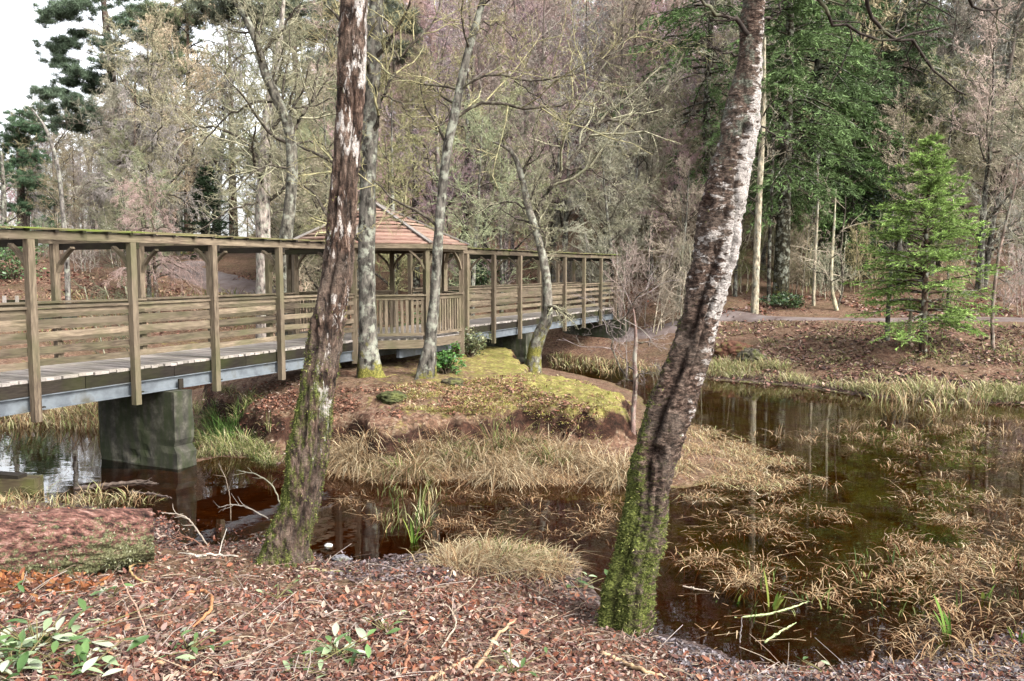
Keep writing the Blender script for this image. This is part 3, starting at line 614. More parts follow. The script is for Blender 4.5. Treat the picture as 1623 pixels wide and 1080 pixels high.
def m_right(hf, z, dr, V):
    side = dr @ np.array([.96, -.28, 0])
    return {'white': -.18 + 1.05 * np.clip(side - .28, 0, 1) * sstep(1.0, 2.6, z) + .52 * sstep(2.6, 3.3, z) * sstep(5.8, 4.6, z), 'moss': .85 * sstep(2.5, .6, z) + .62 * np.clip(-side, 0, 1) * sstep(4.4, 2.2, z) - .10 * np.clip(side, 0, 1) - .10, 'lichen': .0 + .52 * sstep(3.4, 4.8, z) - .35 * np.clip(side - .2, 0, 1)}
near_birch('leaning birch at the water edge with mossy foot and flaking pale bark',
    [(990, 1020), (996, 945), (1008, 890), (1020, 840), (1034, 740), (1066, 640), (1101, 540), (1120, 460), (1133, 400), (1151, 300), (1173, 200), (1187, 100), (1194, 20), (1200, -80), (1214, -260), (1230, -420)], 7.9,
    [.225, .238, .215, .212, .205, .212, .178, .185, .20, .195, .16, .112, .10, .092, .08, .06], 'birch_bark_plated', 5, m_right,
    [([(1190, 60), (1165, 30), (1135, 18), (1110, -5), (1080, -30)], .024, -.3), ([(1200, -60), (1250, -80), (1290, -20), (1318, 30), (1350, 48), (1400, 62), (1450, 55), (1490, 45)], .022, .6),
     ([(1206, -140), (1330, -140), (1372, -20), (1385, 20), (1412, 58), (1450, 66), (1475, 105), (1500, 130), (1530, 150)], .024, .9), ([(1206, -150), (1400, -200), (1520, -60), (1540, 8), (1575, 15), (1623, -10)], .024, 1.2),
     ([(1208, 40), (1230, 20), (1262, -10)], .014, .3), ([(1190, 190), (1215, 205), (1235, 220), (1248, 240)], .011, .2), ([(1176, 90), (1140, 80), (1120, 60)], .01, -.3)], .36, dyl=-.1, grooves=[(1.15, .24, .45, 1.5, 3.9, .22), (1.75, .17, .30, .2, 1.9, .2), (.75, .15, .22, .1, 1.4, .15), (1.9, .13, .22, 2.8, 4.8, .3)], knots=[(1086, 525, .075, .3), (1119, 322, .06, .3), (1043, 722, .06, .3), (1150, 340, .04, .2), (1182, 205, .04, .2)])
# ---- trees on the islet and behind the bridge
custom_tree('alder_tree', 'straight grey lichen covered trunk on the islet, close behind the rough birch', 'tree', None,
    [(588, 606), (584, 560), (582, 480), (581, 400), (583, 300), (587, 200), (592, 100), (597, 0), (602, -150), (606, -330)], [.33, .25, .205, .195, .185, .175, .165, .15, .11, .05],
    [([(592, 175), (607, 146), (622, 122), (632, 95), (655, 70), (675, 48), (690, 25), (698, -5)], .06, .3), ([(632, 95), (618, 68), (608, 40), (602, 5)], .035, -.2), ([(600, 150), (625, 160), (640, 168), (650, 185), (662, 205)], .03, -.3), ([(580, 60), (560, 20), (540, -20)], .04, .5)],
    18.7, 21, BK['grey'], TW['olive'], mossf=base_moss(.8, 1.05), K=(7, 5, 4), tK=8, lobes=.28)
custom_tree('alder_tree', 'slim curved alder on the islet in front of the pavilion with long level limbs', 'tree', None,
    [(674, 606), (682, 545), (689, 470), (694, 390), (701, 300), (711, 225), (721, 180), (733, 120), (748, 60), (766, 0), (788, -90), (800, -200)], [.25, .14, .112, .105, .10, .098, .09, .082, .075, .065, .045, .02],
    [([(714, 215), (722, 190), (735, 174), (762, 166), (800, 168), (850, 170), (885, 169), (918, 156), (940, 125), (968, 88), (1000, 52)], .058, .8), ([(733, 140), (748, 129), (785, 122), (830, 130), (880, 127), (910, 120), (950, 98), (1000, 72)], .035, -.7), ([(757, 40), (775, 34), (800, 45), (822, 68)], .03, .3), ([(760, 45), (775, 60), (788, 85), (812, 110)], .022, -.4), ([(815, 128), (850, 150), (880, 178), (905, 205)], .02, .2), ([(718, 190), (690, 150), (650, 120)], .02, .5), ([(703, 290), (670, 285), (620, 300)], .018, .4)],
    18.5, 22, BK['grey'], TW['olive'], mossf=base_moss(.35, .7), K=(9, 6, 5), tK=7, lobes=.28)
custom_tree('alder_tree', 'twisted alder with a bright yellow mossy foot beside the bridge pier', 'tree', None,
    [(846, 592), (847, 560), (856, 530), (866, 505), (867, 460), (863, 420), (852, 375), (838, 330), (828, 285), (815, 247), (798, 232), (780, 225)], [.27, .20, .19, .17, .13, .12, .11, .10, .085, .07, .045, .025],
    [([(860, 400), (850, 350), (862, 312), (893, 268), (922, 232), (942, 203), (960, 195), (990, 193), (1015, 212)], .13, .8), ([(826, 280), (845, 240), (850, 190), (880, 150)], .05, -.4), ([(895, 265), (930, 270), (970, 290), (1000, 330)], .04, .8), ([(838, 330), (800, 320), (770, 330), (740, 350)], .04, .6), ([(942, 203), (950, 160), (975, 120)], .04, .3)],
    24.5, 23, (.13, .115, .095), TW['lichen'], mossf=base_moss(1.7, 1.25), K=(9, 7, 6), tK=10, rings=90)
custom_tree('alder_tree', 'forked lichen grey tree rising behind the bridge railing nearest the birch', 'tree', None,
    [(446, 470), (452, 400), (459, 330), (463, 270), (458, 205), (440, 160), (420, 115), (408, 70), (390, 30), (368, -10), (340, -80)], [.24, .19, .17, .16, .15, .14, .125, .11, .10, .085, .04],
    [([(461, 210), (478, 185), (496, 160), (500, 130), (508, 95), (520, 50)], .09, .5), ([(412, 85), (440, 55), (468, 20), (490, -20)], .07, -.4), ([(500, 155), (525, 120), (545, 105)], .04, .4), ([(440, 160), (400, 165), (360, 185), (320, 230)], .06, .5), ([(463, 270), (430, 262), (395, 280), (360, 320)], .05, -.8), ([(463, 300), (500, 285), (530, 300)], .05, .6), ([(460, 240), (480, 225), (510, 230), (535, 260)], .05, 1)],
    25, 24, (.11, .10, .08), TW['lichen'], K=(9, 7, 6), tK=10)
custom_tree('birch_tree', 'thick pale trunk with dark knots standing behind the bridge top beam', 'tree', None,
    [(416, 470), (418, 400), (416, 330), (420, 260), (425, 180), (440, 90), (450, 0)], [.30, .27, .25, .23, .18, .12, .06],
    [([(420, 260), (380, 220), (330, 200), (280, 210)], .09, 1), ([(422, 220), (460, 160), (480, 90)], .09, -1), ([(418, 320), (370, 330), (310, 370)], .07, -1.5), ([(418, 350), (460, 330), (510, 350)], .06, 1)],
    31, 25, (.26, .22, .19), TW['lichen'], K=(9, 7, 6), tK=10)
custom_tree('birch_tree', 'thin pale birch leaning over the water beyond the bridge', 'tree', None,
    [(108, 480), (105, 400), (100, 340), (94, 280), (84, 235), (70, 200), (50, 172)], [.10, .09, .08, .075, .065, .05, .02],
    [([(92, 270), (112, 245), (130, 225)], .03, .6), ([(85, 235), (104, 205), (108, 180)], .025, -.5), ([(100, 330), (120, 310), (140, 300)], .03, .8)],
    32, 26, (.15, .135, .12), (.16, .14, .11), K=(4, 3, 3), tK=3)
custom_tree('sapling', 'pale leafless sapling with forked stems on the islet beside the leaning birch', 'sapling', None,
    [(1003, 700), (1004, 650), (1007, 610), (1006, 570), (1008, 540), (1006, 510), (1004, 490)], [.05, .045, .042, .04, .035, .025, .012],
    [([(1006, 615), (990, 590), (972, 545), (962, 515), (950, 490)], .026, .2), ([(970, 540), (988, 505), (1010, 470), (1040, 445), (1075, 410)], .02, -.2), ([(1008, 545), (1025, 542), (1035, 535)], .015, .2), ([(1006, 590), (985, 560), (978, 520)], .014, .3), ([(1004, 600), (1030, 590), (1062, 588)], .012, -.2)],
    15.8, 27, (.20, .135, .115), (.30, .25, .24), K=(6, 4, 3), rings=40, sides=8, crown_lines=False, rmin=.003)
custom_tree('sapling', 'white twigged bare sapling on the far bank beyond the young spruce', 'sapling', None,
    [(1574, 560), (1573, 500), (1578, 440), (1586, 390), (1600, 330), (1610, 290), (1612, 250)], [.06, .055, .05, .045, .035, .025, .012],
    [([(1578, 440), (1600, 440), (1618, 420), (1625, 380)], .03, .4), ([(1586, 390), (1560, 350), (1550, 300)], .025, .5), ([(1574, 480), (1540, 450), (1520, 400)], .02, -.4), ([(1590, 370), (1625, 340), (1660, 330)], .03, .3)],
    26.5, 28, (.22, .16, .13), (.33, .32, .27), K=(8, 6, 5), rings=40, sides=8, tK=8, rmin=.004)
# ---- slim pale poles of the wood edge
for n, (px0, py0, px1, py1, Y, r, lab) in enumerate([(1196, 497, 1212, 60, 36.5, .14, 'tall slim tan barked pole tree at the path edge behind the leaning birch'),
    (1218, 480, 1226, 130, 39, .08, 'thin dark pole tree just beside the tall slim tan one'), (1289, 492, 1296, 260, 38, .07, 'slim pale sapling between the ivy dark fir trunks and the forked one'),
    (1405, 560, 1415, 330, 28.5, .075, 'thin grey barked sapling close in front of the young spruce'), (1440, 562, 1442, 470, 28, .07, 'short stubby pale stem at the foot of the young spruce'),
    (1500, 530, 1502, 420, 30, .06, 'thin dark stem behind the young spruce by the path'), (1165, 480, 1172, 250, 40, .08, 'slim grey pole tree half hidden behind the leaning birch'),
    (660, 470, 655, 150, 40, .17, 'dark straight trunk seen past the pavilion roof'), (735, 440, 742, 110, 42, .15, 'slim dark trunk behind the pavilion roof edge'), (8, 440, 2, 240, 46, .15, 'slim grey trunk at the picture edge behind the bridge beam')]):
    custom_tree('pole_tree', lab, 'tree', None, [(px0, py0), (px0 + (px1 - px0) * .3, py0 + (py1 - py0) * .3), (px0 + (px1 - px0) * .7 + 2, py0 + (py1 - py0) * .7), (px1, py1)], [r * 1.2, r, r * .8, r * .35],
        [], Y, 100 + n, {0: BK['pale'], 2: BK['pale'], 4: BK['pale'], 3: BK['grey'], 6: BK['grey'], 9: BK['grey']}.get(n, BK['dark']), TW['tan'] if n < 7 else TW['lichen'], K=(5, 4, 3), rings=40, sides=8, tK=9 if n != 4 else 2)
custom_tree('pole_tree', 'pale young tree with two stems forked from its base beside the path', 'tree', None, [(1327, 492), (1319, 460), (1318, 420), (1322, 360), (1325, 300)], [.10, .075, .07, .05, .02],
    [([(1327, 490), (1336, 460), (1333, 410), (1338, 350), (1340, 310)], .07, .1)], 37, 120, (.40, .36, .24), TW['tan'], K=(5, 4, 3), rings=40, sides=8, tK=6)
# ------------------------------------------------------------------ conifers
def spruce_parts(seed, H, R0, whorls, per, shoots, hang=0.0, bare=0.0, base_col=(1, 1, 1), needle=.10, density=11, tw=.02, wide=.26):
    """trunk MB and needle MB of a spruce or fir of height H standing at the origin"""
    rng = np.random.default_rng(seed); tr, cr = MB(), MB()
    P = np.array([[0, 0, -.15], [0, 0, H * .33], [0, 0, H * .66], [0, 0, H]]) + np.vstack([[0, 0, 0], rng.normal(0, H * .006, (2, 3)), [0, 0, 0]])
    trunk_mesh(tr, P, [R0 * 1.25, R0 * .85, R0 * .5, R0 * .06], 40, 12, .1, seed=seed)
    zz = bare + (H * .985 - bare) * (np.arange(whorls) / whorls) ** .9; N = whorls * per
    z = np.repeat(zz, per) + rng.normal(0, .06 * H / whorls * 4, N); z = np.clip(z, bare, H * .985); u = (z - bare) / (H - bare)
    Lb = (H * wide) * (1 - u) ** .8 * (.75 + .5 * rng.random(N)) * (.75 + .35 * np.minimum(u * 6, 1)) + .12
    az = rng.random(N) * 6.283; el = .12 + .75 * u - hang * .3 + rng.normal(0, .1, N)
    d = np.stack([np.cos(az) * np.cos(el), np.sin(az) * np.cos(el), np.sin(el)], -1); p = np.stack([np.zeros(N), np.zeros(N), z], -1) + spline(P, 60)[np.clip((z / H * 59).astype(int), 0, 59)] * np.array([1, 1, 0])
    pts = [p]
    for s in range(6):
        d = nrm(d + np.array([0, 0, (-.10 - hang * .14) if s < 4 else .10 - hang * .1]) + rng.normal(0, .06, (N, 3))); p = p + d * (Lb / 6)[:, None]; pts.append(p)
    pts = np.stack(pts, 1); rad = np.linspace(1, .25, 7)[None] * (.008 + .012 * Lb)[:, None]
    tubes(tr, pts, rad, 4)
    # side shoots
    K = shoots; t = .22 + .78 * (np.arange(K)[None] + rng.random((N, K))) / K; x = t * 6; i = np.clip(x.astype(int), 0, 5); f = (x - i)[..., None]; n = np.arange(N)[:, None]
    p0 = pts[n, i] * (1 - f) + pts[n, i + 1] * f; tan = nrm(pts[n, i + 1] - pts[n, i]); side = nrm(np.cross(tan, [0, 0, 1.])) * np.where(rng.random((N, K)) < .5, -1, 1)[..., None]
    sd = nrm(tan * .75 + side * .8 + np.array([0, 0, -.12 - hang * .5]) + rng.normal(0, .15, (N, K, 3)))
    Ls = (.42 * Lb[:, None] * (1.05 - .6 * t) * (.6 + .7 * rng.random((N, K))) + .08)
    A = p0.reshape(-1, 3); D = sd.reshape(-1, 3); Ls = Ls.reshape(-1); S = len(A)
    # needles: narrow triangles along every shoot
    Q = density; tt = rng.random((S, Q)); nd = nrm(D[:, None] * .55 + rng.normal(0, .5, (S, Q, 3)) * np.array([1, 1, .55])); b = A[:, None] + D[:, None] * (Ls[:, None] * tt)[..., None] + np.array([0, 0, -.06 - .1 * hang]) * (Ls[:, None] * tt ** 2)[..., None]
    nl = needle * (.7 + .6 * rng.random((S, Q)))[..., None]; wv = nrm(np.cross(nd, rng.normal(size=(S, Q, 3)))) * tw
    V = np.stack([b - wv, b + wv, b + nd * nl], 2).reshape(-1, 3); F = np.arange(len(V)).reshape(-1, 3)
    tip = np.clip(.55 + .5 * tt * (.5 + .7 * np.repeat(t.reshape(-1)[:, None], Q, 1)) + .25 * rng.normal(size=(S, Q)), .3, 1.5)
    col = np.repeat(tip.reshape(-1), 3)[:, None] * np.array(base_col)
    keep = np.repeat((rng.random(S) < np.clip(np.repeat(Lb, K) / (.55 * Lb.max()), .12, 1)), Q); V = V.reshape(-1, 3, 3)[keep].reshape(-1, 3); col = col.reshape(-1, 3, 3)[keep].reshape(-1, 3); F = np.arange(len(V)).reshape(-1, 3)
    cr.add(V, F, col)
    return tr, cr
def conifer(name, label, px, py, Y, H, R0, seed, col, bark, group=None, **kw):
    p = at(px, py, Y); loc = np.array([p[0], p[1], gz(p[0], p[1])]); root = thing(name, label, 'tree', loc, group)
    tr, cr = spruce_parts(seed, H, R0, **kw); o = tr.build('trunk', M['bark'], root, True, {'moss': np.concatenate([(.55 if H > 8 else 0) * np.clip(1 - v[:, 2] / 2.5, 0, 1) for v in tr.v])}); setcol(o, bark)
    c = cr.build('crown', M['needles'], root, False); setcol(c, col); return root
conifer('spruce_tree', 'young bright green spruce standing on the far bank before the path', 1463, 560, 26.6, 6.7, .10, 31, (.31, .46, .125), (.07, .045, .03), whorls=21, per=7, shoots=18, wide=.29, bare=.9, needle=.12, tw=.016, density=16)
conifer('fir_tree', 'large dark fir with the thick mossy trunk behind the path', 1237, 466, 39, 21, .30, 32, (.15, .23, .085), (.045, .04, .025), whorls=22, per=6, shoots=22, hang=.5, bare=5.2, wide=.19, needle=.24, tw=.03, density=16)
conifer('fir_tree', 'dark fir set further back, between the thick mossy trunk and the young spruce', 1284, 452, 43, 22, .26, 33, (.13, .20, .08), (.035, .035, .025), whorls=21, per=6, shoots=20, hang=.5, bare=5.4, wide=.19, needle=.24, tw=.03, density=16)
conifer('fir_tree', 'blue green fir with drooping boughs rising behind the young spruce', 1352, 445, 53, 19, .24, 34, (.12, .195, .10), (.045, .04, .03), whorls=20, per=6, shoots=20, hang=.5, bare=2.6, wide=.2, needle=.24, tw=.03, density=16)
conifer('fir_tree', 'green fir seen between the leaning birch and the purple wood', 1120, 440, 52, 24, .26, 35, (.15, .24, .085), (.05, .04, .03), whorls=22, per=5, shoots=18, hang=.5, bare=6, needle=.25, tw=.03, density=16)
conifer('fir_tree', 'pale green fir of middle height between the second dark fir and the young spruce', 1345, 455, 44, 12.5, .15, 37, (.15, .25, .08), (.05, .045, .03), whorls=20, per=6, shoots=20, hang=.5, bare=2.6, wide=.22, needle=.22, tw=.03, density=14)
conifer('fir_tree', 'broad mid green fir rising just behind the top of the young spruce', 1405, 450, 50, 20, .22, 38, (.135, .20, .09), (.045, .04, .03), whorls=22, per=6, shoots=20, hang=.5, bare=4.2, wide=.19, needle=.25, tw=.03, density=14)
conifer('spruce_tree', 'small dark spruce beside the climbing grey path behind the bridge', 330, 418, 47, 5.0, .09, 36, (.035, .06, .028), (.05, .04, .03), whorls=18, per=6, shoots=12, bare=.3, needle=.16, tw=.024, density=10)
# ---- Scots pines
def pine(label, trunk, rad, Y, seed, clumps, col, group=None, bark=(.13, .09, .075), nsz=.42, ncl=120, spread=1.0, limb_r=.06):
    rng = np.random.default_rng(seed); P = to_ground(px_line(trunk, Y)); loc = P[0] + np.array([0, 0, .12]); root = thing('pine_tree', label, 'tree', loc, group)
    tr, cr = MB(), MB(); trunk_mesh(tr, P, rad, 60, 12, .12, seed=seed); T = spline(P, 60)
    for (px, py, rx, rz) in clumps:
        c = at(px, py, Y + rng.normal(0, 1.6)); sx, sz = rx * Y / 1350, rz * Y / 1350
        j = int(np.argmin(np.linalg.norm(T - (c - np.array([0, 0, .25 * abs(c[0] - T[:, 0]).min()])), axis=1))); j = max(0, j - 3)
        q = spline(np.array([T[j], T[j] * .5 + c * .5 + np.array([0, 0, -.25]), c]), 8) + rng.normal(0, .05, (8, 3)); q[0] = T[j]; tubes(tr, q[None], np.linspace(limb_r, .018, 8)[None], 5)
        sx *= 1.15; sz *= 1.2; m = int(np.clip(22 * sx * spread, 6, 60)); u = rng.normal(0, .45, (m, 3)) * np.array([sx, sx, sz]); tips = c + u
        mid = (tips + c) / 2 + rng.normal(0, .08, (m, 3)); tubes(tr, np.stack([np.repeat(c[None], m, 0), mid, tips], 1), np.repeat(np.array([[.02, .014, .008]]), m, 0), 3)
        n = ncl; dv = nrm(rng.normal(size=(m, n, 3)) + np.array([0, 0, .45])); b = tips[:, None] + rng.normal(0, .12, (m, n, 3)) * np.array([1.3, 1.3, .7]); w = nrm(np.cross(dv, rng.normal(size=(m, n, 3)))) * .02
        V = np.stack([b - w, b + w, b + dv * nsz * (.6 + .6 * rng.random((m, n, 1)))], 2).reshape(-1, 3); k = np.repeat(np.clip(.55 + .7 * rng.random(m * n) + .25 * dv[..., 2].ravel(), .3, 1.6), 3)[:, None] * np.ones(3)
        cr.add(V, np.arange(len(V)).reshape(-1, 3), k)
    o = tr.build('trunk', M['bark'], root, True, {'moss': np.zeros(tr.n)}); o.location = tuple(-loc); setcol(o, bark)
    c = cr.build('crown', M['needles'], root, False); c.location = tuple(-loc); setcol(c, col); return root
pine('tall Scots pine with blue green clumps standing against the white sky', [(192, 440), (188, 330), (183, 230), (179, 150), (174, 90), (168, 40), (160, -40)], [.55, .48, .42, .38, .34, .28, .15], 75, 41,
    [(92, 22, 26, 9), (120, 8, 40, 12), (150, -10, 45, 16), (185, -15, 40, 16), (75, 30, 12, 7), (85, 78, 18, 9), (105, 68, 22, 8), (128, 56, 18, 7), (95, 98, 20, 7), (110, 112, 22, 7), (170, 70, 22, 10), (182, 98, 24, 12), (165, 100, 14, 8), (140, 120, 22, 6), (112, 132, 22, 7), (95, 150, 26, 9), (72, 148, 18, 8), (120, 160, 24, 8), (150, 142, 22, 7), (165, 130, 18, 7), (205, 40, 26, 12), (225, 60, 24, 9), (215, 20, 30, 10), (245, 45, 20, 10), (200, 150, 22, 9), (145, 178, 26, 9), (85, 175, 26, 9), (110, 195, 28, 10), (180, 190, 26, 12), (150, 205, 30, 12), (215, 185, 22, 9)], (.13, .18, .115))
pine('bushy pine with dull green crown beside the rusty larch', [(262, 440), (262, 330), (258, 230), (256, 160), (252, 100), (250, 20)], [.4, .35, .31, .28, .2, .1], 70, 42,
    [(235, 100, 24, 12), (258, 70, 24, 14), (272, 50, 22, 14), (250, 130, 28, 12), (232, 125, 20, 9), (270, 95, 24, 14), (285, 75, 20, 16), (245, 25, 26, 16), (275, 20, 26, 16), (265, 125, 22, 10), (240, 155, 22, 9), (290, 110, 18, 10), (300, 40, 20, 16), (255, 170, 24, 9)], (.15, .18, .10))
pine('lower pine with dark green shelves at the edge of the sky', [(32, 430), (32, 330), (30, 240), (28, 190)], [.4, .36, .3, .12], 112, 43,
    [(45, 185, 24, 10), (25, 200, 24, 11), (12, 225, 26, 14), (40, 220, 28, 12), (60, 205, 20, 9), (22, 255, 28, 12), (52, 250, 26, 12), (5, 270, 20, 12), (35, 285, 30, 12), (65, 290, 28, 12), (70, 320, 30, 12), (40, 330, 30, 12), (80, 355, 24, 10)], (.09, .15, .08))
pine('tall pine whose crown shows pale against the sky above the forked tree', [(490, 440), (485, 330), (478, 220), (470, 120), (462, 30), (458, -40)], [.34, .3, .26, .22, .18, .1], 60, 44,
    [(400, 30, 30, 14), (435, 10, 36, 16), (470, 20, 34, 18), (505, 12, 32, 18), (520, 50, 30, 16), (480, 60, 30, 16), (440, 60, 30, 12), (530, 95, 26, 14), (500, 105, 24, 12), (345, 25, 24, 12), (370, 5, 26, 12), (320, 10, 26, 14), (445, 130, 26, 12), (530, 20, 20, 14), (610, 15, 30, 12), (650, 40, 26, 14), (630, 85, 30, 14), (570, 30, 24, 14)], (.16, .18, .125))
# ------------------------------------------------------------------ bare tree kinds for the wood behind
def bare_proto(key, seed, H, r0, K=(13, 7, 6, 5), spread=.34, weep=0.0, stems=1, rmin=.010, upw=.07, t0=.25, cap=None):
    rng = np.random.default_rng(seed); tr, cr = MB(), MB(); TP, TR = [], []
    for s in range(stems):
        off = rng.normal(0, .35 if stems > 1 else 0, 2); lean = rng.normal(0, .05 if stems == 1 else .13, 2) * H
        P = np.array([[off[0], off[1], -.2], [off[0] + lean[0] * .25, off[1] + lean[1] * .3, H * .3], [off[0] + lean[0] * .55 + rng.normal(0, .2), off[1] + lean[1] * .6, H * .62], [off[0] + lean[0], off[1] + lean[1], H * .97]])
        rr = [r0 * 1.25, r0 * .85, r0 * .5, .02]; trunk_mesh(tr, P, rr, 36, 8, .14, seed=seed + s); TP.append(spline(P, 14)); TR.append(np.interp(np.linspace(0, 1, 14), np.linspace(0, 1, 4), rr))
    pp, pr = grow(np.array(TP), np.array(TR), K[0], (t0, .98), .85, spread, 8, .14, upw - weep * .3, .5, rng, .3, .55, .02); tubes(cr, pp, pr, 5, mi=0 if key.startswith('far') or stems > 1 else 1)
    for l, k in enumerate(K[1:]):
        pp, pr = grow(pp, pr, k, (.15, 1.0), (.75, .7, .65)[l], (.5, .5, .55)[l], (5, 4, 3)[l], (.2, .26, .3)[l], (.03, 0, 0)[l] - weep * (.25, .45, .5)[l], .55, rng, .45, .4, rmin); tubes(cr, pp, pr, 3)
    return tr, cr
PROTO = {}
def make_proto(key, name, bark, twig, twigmat='twig', whole=False, **kw):
    tr, cr = bare_proto(key, **kw); root = None
    if whole:
        o = MB(); o.v = tr.v + cr.v; o.n = 0; fs = []; n = 0
        for b, mi in ((tr, 0), (cr, 1)):
            for f in b.f: fs.append(f + n)
            n += b.n
        o.f = fs; o.c = tr.c + cr.c; o.g = tr.g + cr.g; o.m = tr.m + [m * 0 + 1 for m in cr.m]; o.n = n
        me = o.mesh(name, True, {'moss': np.zeros(n)}); me.materials.append(M['bark_far']); me.materials.append(M[twigmat]); PROTO[key] = (name, me, None, twig)
    else:
        m1 = tr.mesh('trunk', True, {'moss': np.concatenate([.6 * np.clip(1 - v[:, 2] / 2.0, 0, 1) for v in tr.v])}); m1.materials.append(M['bark']); m2 = cr.mesh('crown', True); m2.materials.append(M[twigmat]); m2.materials.append(M['limb']); PROTO[key] = (name, m1, m2, bark)
m = NT('bark_far'); o_ = m.obj(); a_ = m.noise(m.scale(o_, (1, 1, .4)), 7, 4); c_ = m.mix(1, m.ramp(m.n('ShaderNodeObjectInfo').outputs['Random'], [(0, (.07, .055, .045)), (.5, (.15, .125, .105)), (1, (.27, .23, .19))]), m.ramp(a_, [(.3, .5), (.6, 1.2)]), 'MULTIPLY'); M['bark_far'] = m.bsdf(c_, .9, None, .1)
def place(key, x, y, label, cat, group, twig, sc=1.0, bark=None):
    name, m1, m2, c0 = PROTO[key]; loc = (x, y, gz(x, y) - .05); rz = RNG.random() * 6.283
    j = 1 + RNG.normal(0, .16); tw = tuple(np.clip(np.array(twig) * j * (1 + RNG.normal(0, .07, 3)), .02, .6))
    if m2 is None:
        o = link(name, m1); o.location = loc; o.rotation_euler = (0, 0, rz); o.scale = (sc, sc, sc * (1 + RNG.normal(0, .06))); setcol(o, tw); return tag(o, label, cat, group)
    r = thing(name, label, cat, loc, group); r.rotation_euler = (0, 0, rz); r.scale = (sc, sc, sc * (1 + RNG.normal(0, .06)))
    t = link('trunk', m1, r); setcol(t, tuple(np.clip(np.array(bark or c0) * (1 + RNG.normal(0, .15)), .02, .6))); c = link('crown', m2, r); setcol(c, tw); return r
for k in range(3): make_proto('far%d' % k, 'birch_tree', None, None, 'twig_plain', True, seed=300 + k, H=13.5, r0=.15, K=(15, 8, 6, 5), spread=.36, rmin=.015, upw=.07)
for k in range(3): make_proto('mid%d' % k, 'alder_tree', BK['grey'], None, 'twig', False, seed=320 + k, H=11.5, r0=.15, K=(16, 8, 7, 6), spread=.38, rmin=.011, upw=.03, t0=.16)
for k in range(2): make_proto('weep%d' % k, 'larch_tree', BK['brown'], None, 'twig_plain', False, seed=340 + k, H=13, r0=.2, K=(26, 9, 8, 5), spread=.36, rmin=.012, upw=-.02, weep=.5, t0=.30)
for k in range(3): make_proto('shrub%d' % k, 'bare_shrub', BK['brown'], None, 'twig_plain', False, seed=360 + k, H=3.2, r0=.025, K=(7, 6, 5, 4), spread=.4, rmin=.005, upw=.08, stems=6, t0=.08)
make_proto('thick', 'birch_tree', BK['purple'], None, 'twig', False, seed=371, H=14, r0=.2, K=(15, 8, 7, 4), spread=.33, rmin=.012, upw=.06, t0=.22)
def xy(px, Y): return float(at(px, 427, Y)[0]), float(Y)
# single trees one can pick out
for px, Y, key, tw, sc, lab in [(300, 60, 'weep0', 'orange', 1.4, 'rusty larch with weeping tan twigs behind the bridge beam'), (372, 62, 'weep1', 'olive', 1.4, 'olive twigged larch close behind the rusty one'),
    (255, 45, 'mid0', 'olive', 1.0, 'olive tree filling the gap between pine and rusty larch'), (285, 52, 'mid2', 'orange', 1.2, 'tall russet twigged tree behind the rusty larch'), (225, 50, 'mid1', 'lichen', .95, 'lichen tree with its top just below the pine clumps'), (430, 50, 'mid0', 'lichen', 1.25, 'tall lichen tree behind the forked one'), (505, 53, 'mid1', 'olive', 1.3, 'tall olive twigged tree between the forked tree and rough birch'), (345, 56, 'mid0', 'grey', 1.3, 'tall grey twigged tree above the olive larch'), (235, 36, 'mid0', 'lichen', .55, 'low lichen grey alder leaning out under the tall Scots pine'), (462, 37, 'mid1', 'lichen', .72, 'lichen tangled alder right behind the forked tree foot'), (520, 36, 'mid2', 'lichen', .9, 'dense lichen twigged alder behind the rough birch'),
    (625, 33, 'mid0', 'olive', .95, 'olive twigged alder rising behind the pavilion roof'), (700, 39, 'thick', 'grey', .9, 'thick purplish trunked birch beyond the pavilion'), (745, 36, 'mid1', 'lichen', .85, 'grey twigged alder above the bridge end of the pavilion'),
    (800, 40, 'mid2', 'lichen', .95, 'spreading lichen alder in the middle of the wood edge'), (895, 43, 'mid0', 'grey', .95, 'grey alder over the far half of the bridge'), (955, 39, 'mid1', 'lichen', .75, 'low lichen alder at the far bridge end'), (1030, 44, 'mid2', 'tan', .9, 'tan twigged tree left of the leaning birch'),
    (1075, 38, 'mid0', 'tan', .62, 'small tan tree touching the leaning birch outline'), (190, 62, 'mid2', 'lichen', .75, 'mossy twigged alder below the Scots pine'), (95, 95, 'mid1', 'olive', .9, 'low olive alder at the water beyond the bridge'), (1560, 42, 'mid1', 'tan', .9, 'tan lichened tree over the far path bend'),
    (1500, 50, 'mid0', 'tan', 1.0, 'pale tan tree behind the young spruce top'), (1640, 38, 'mid2', 'lichen', .9, 'lichen tree leaning in at the picture edge above the path'), (570, 45, 'thick', 'grey', .9, 'straight grey birch hidden behind the lichen covered trunk'), (470, 40, 'mid1', 'olive', .8, 'olive alder behind the forked tree')]:
    x, y = xy(px, Y); place(key, x, y, lab, 'tree', None, TW[tw], sc)
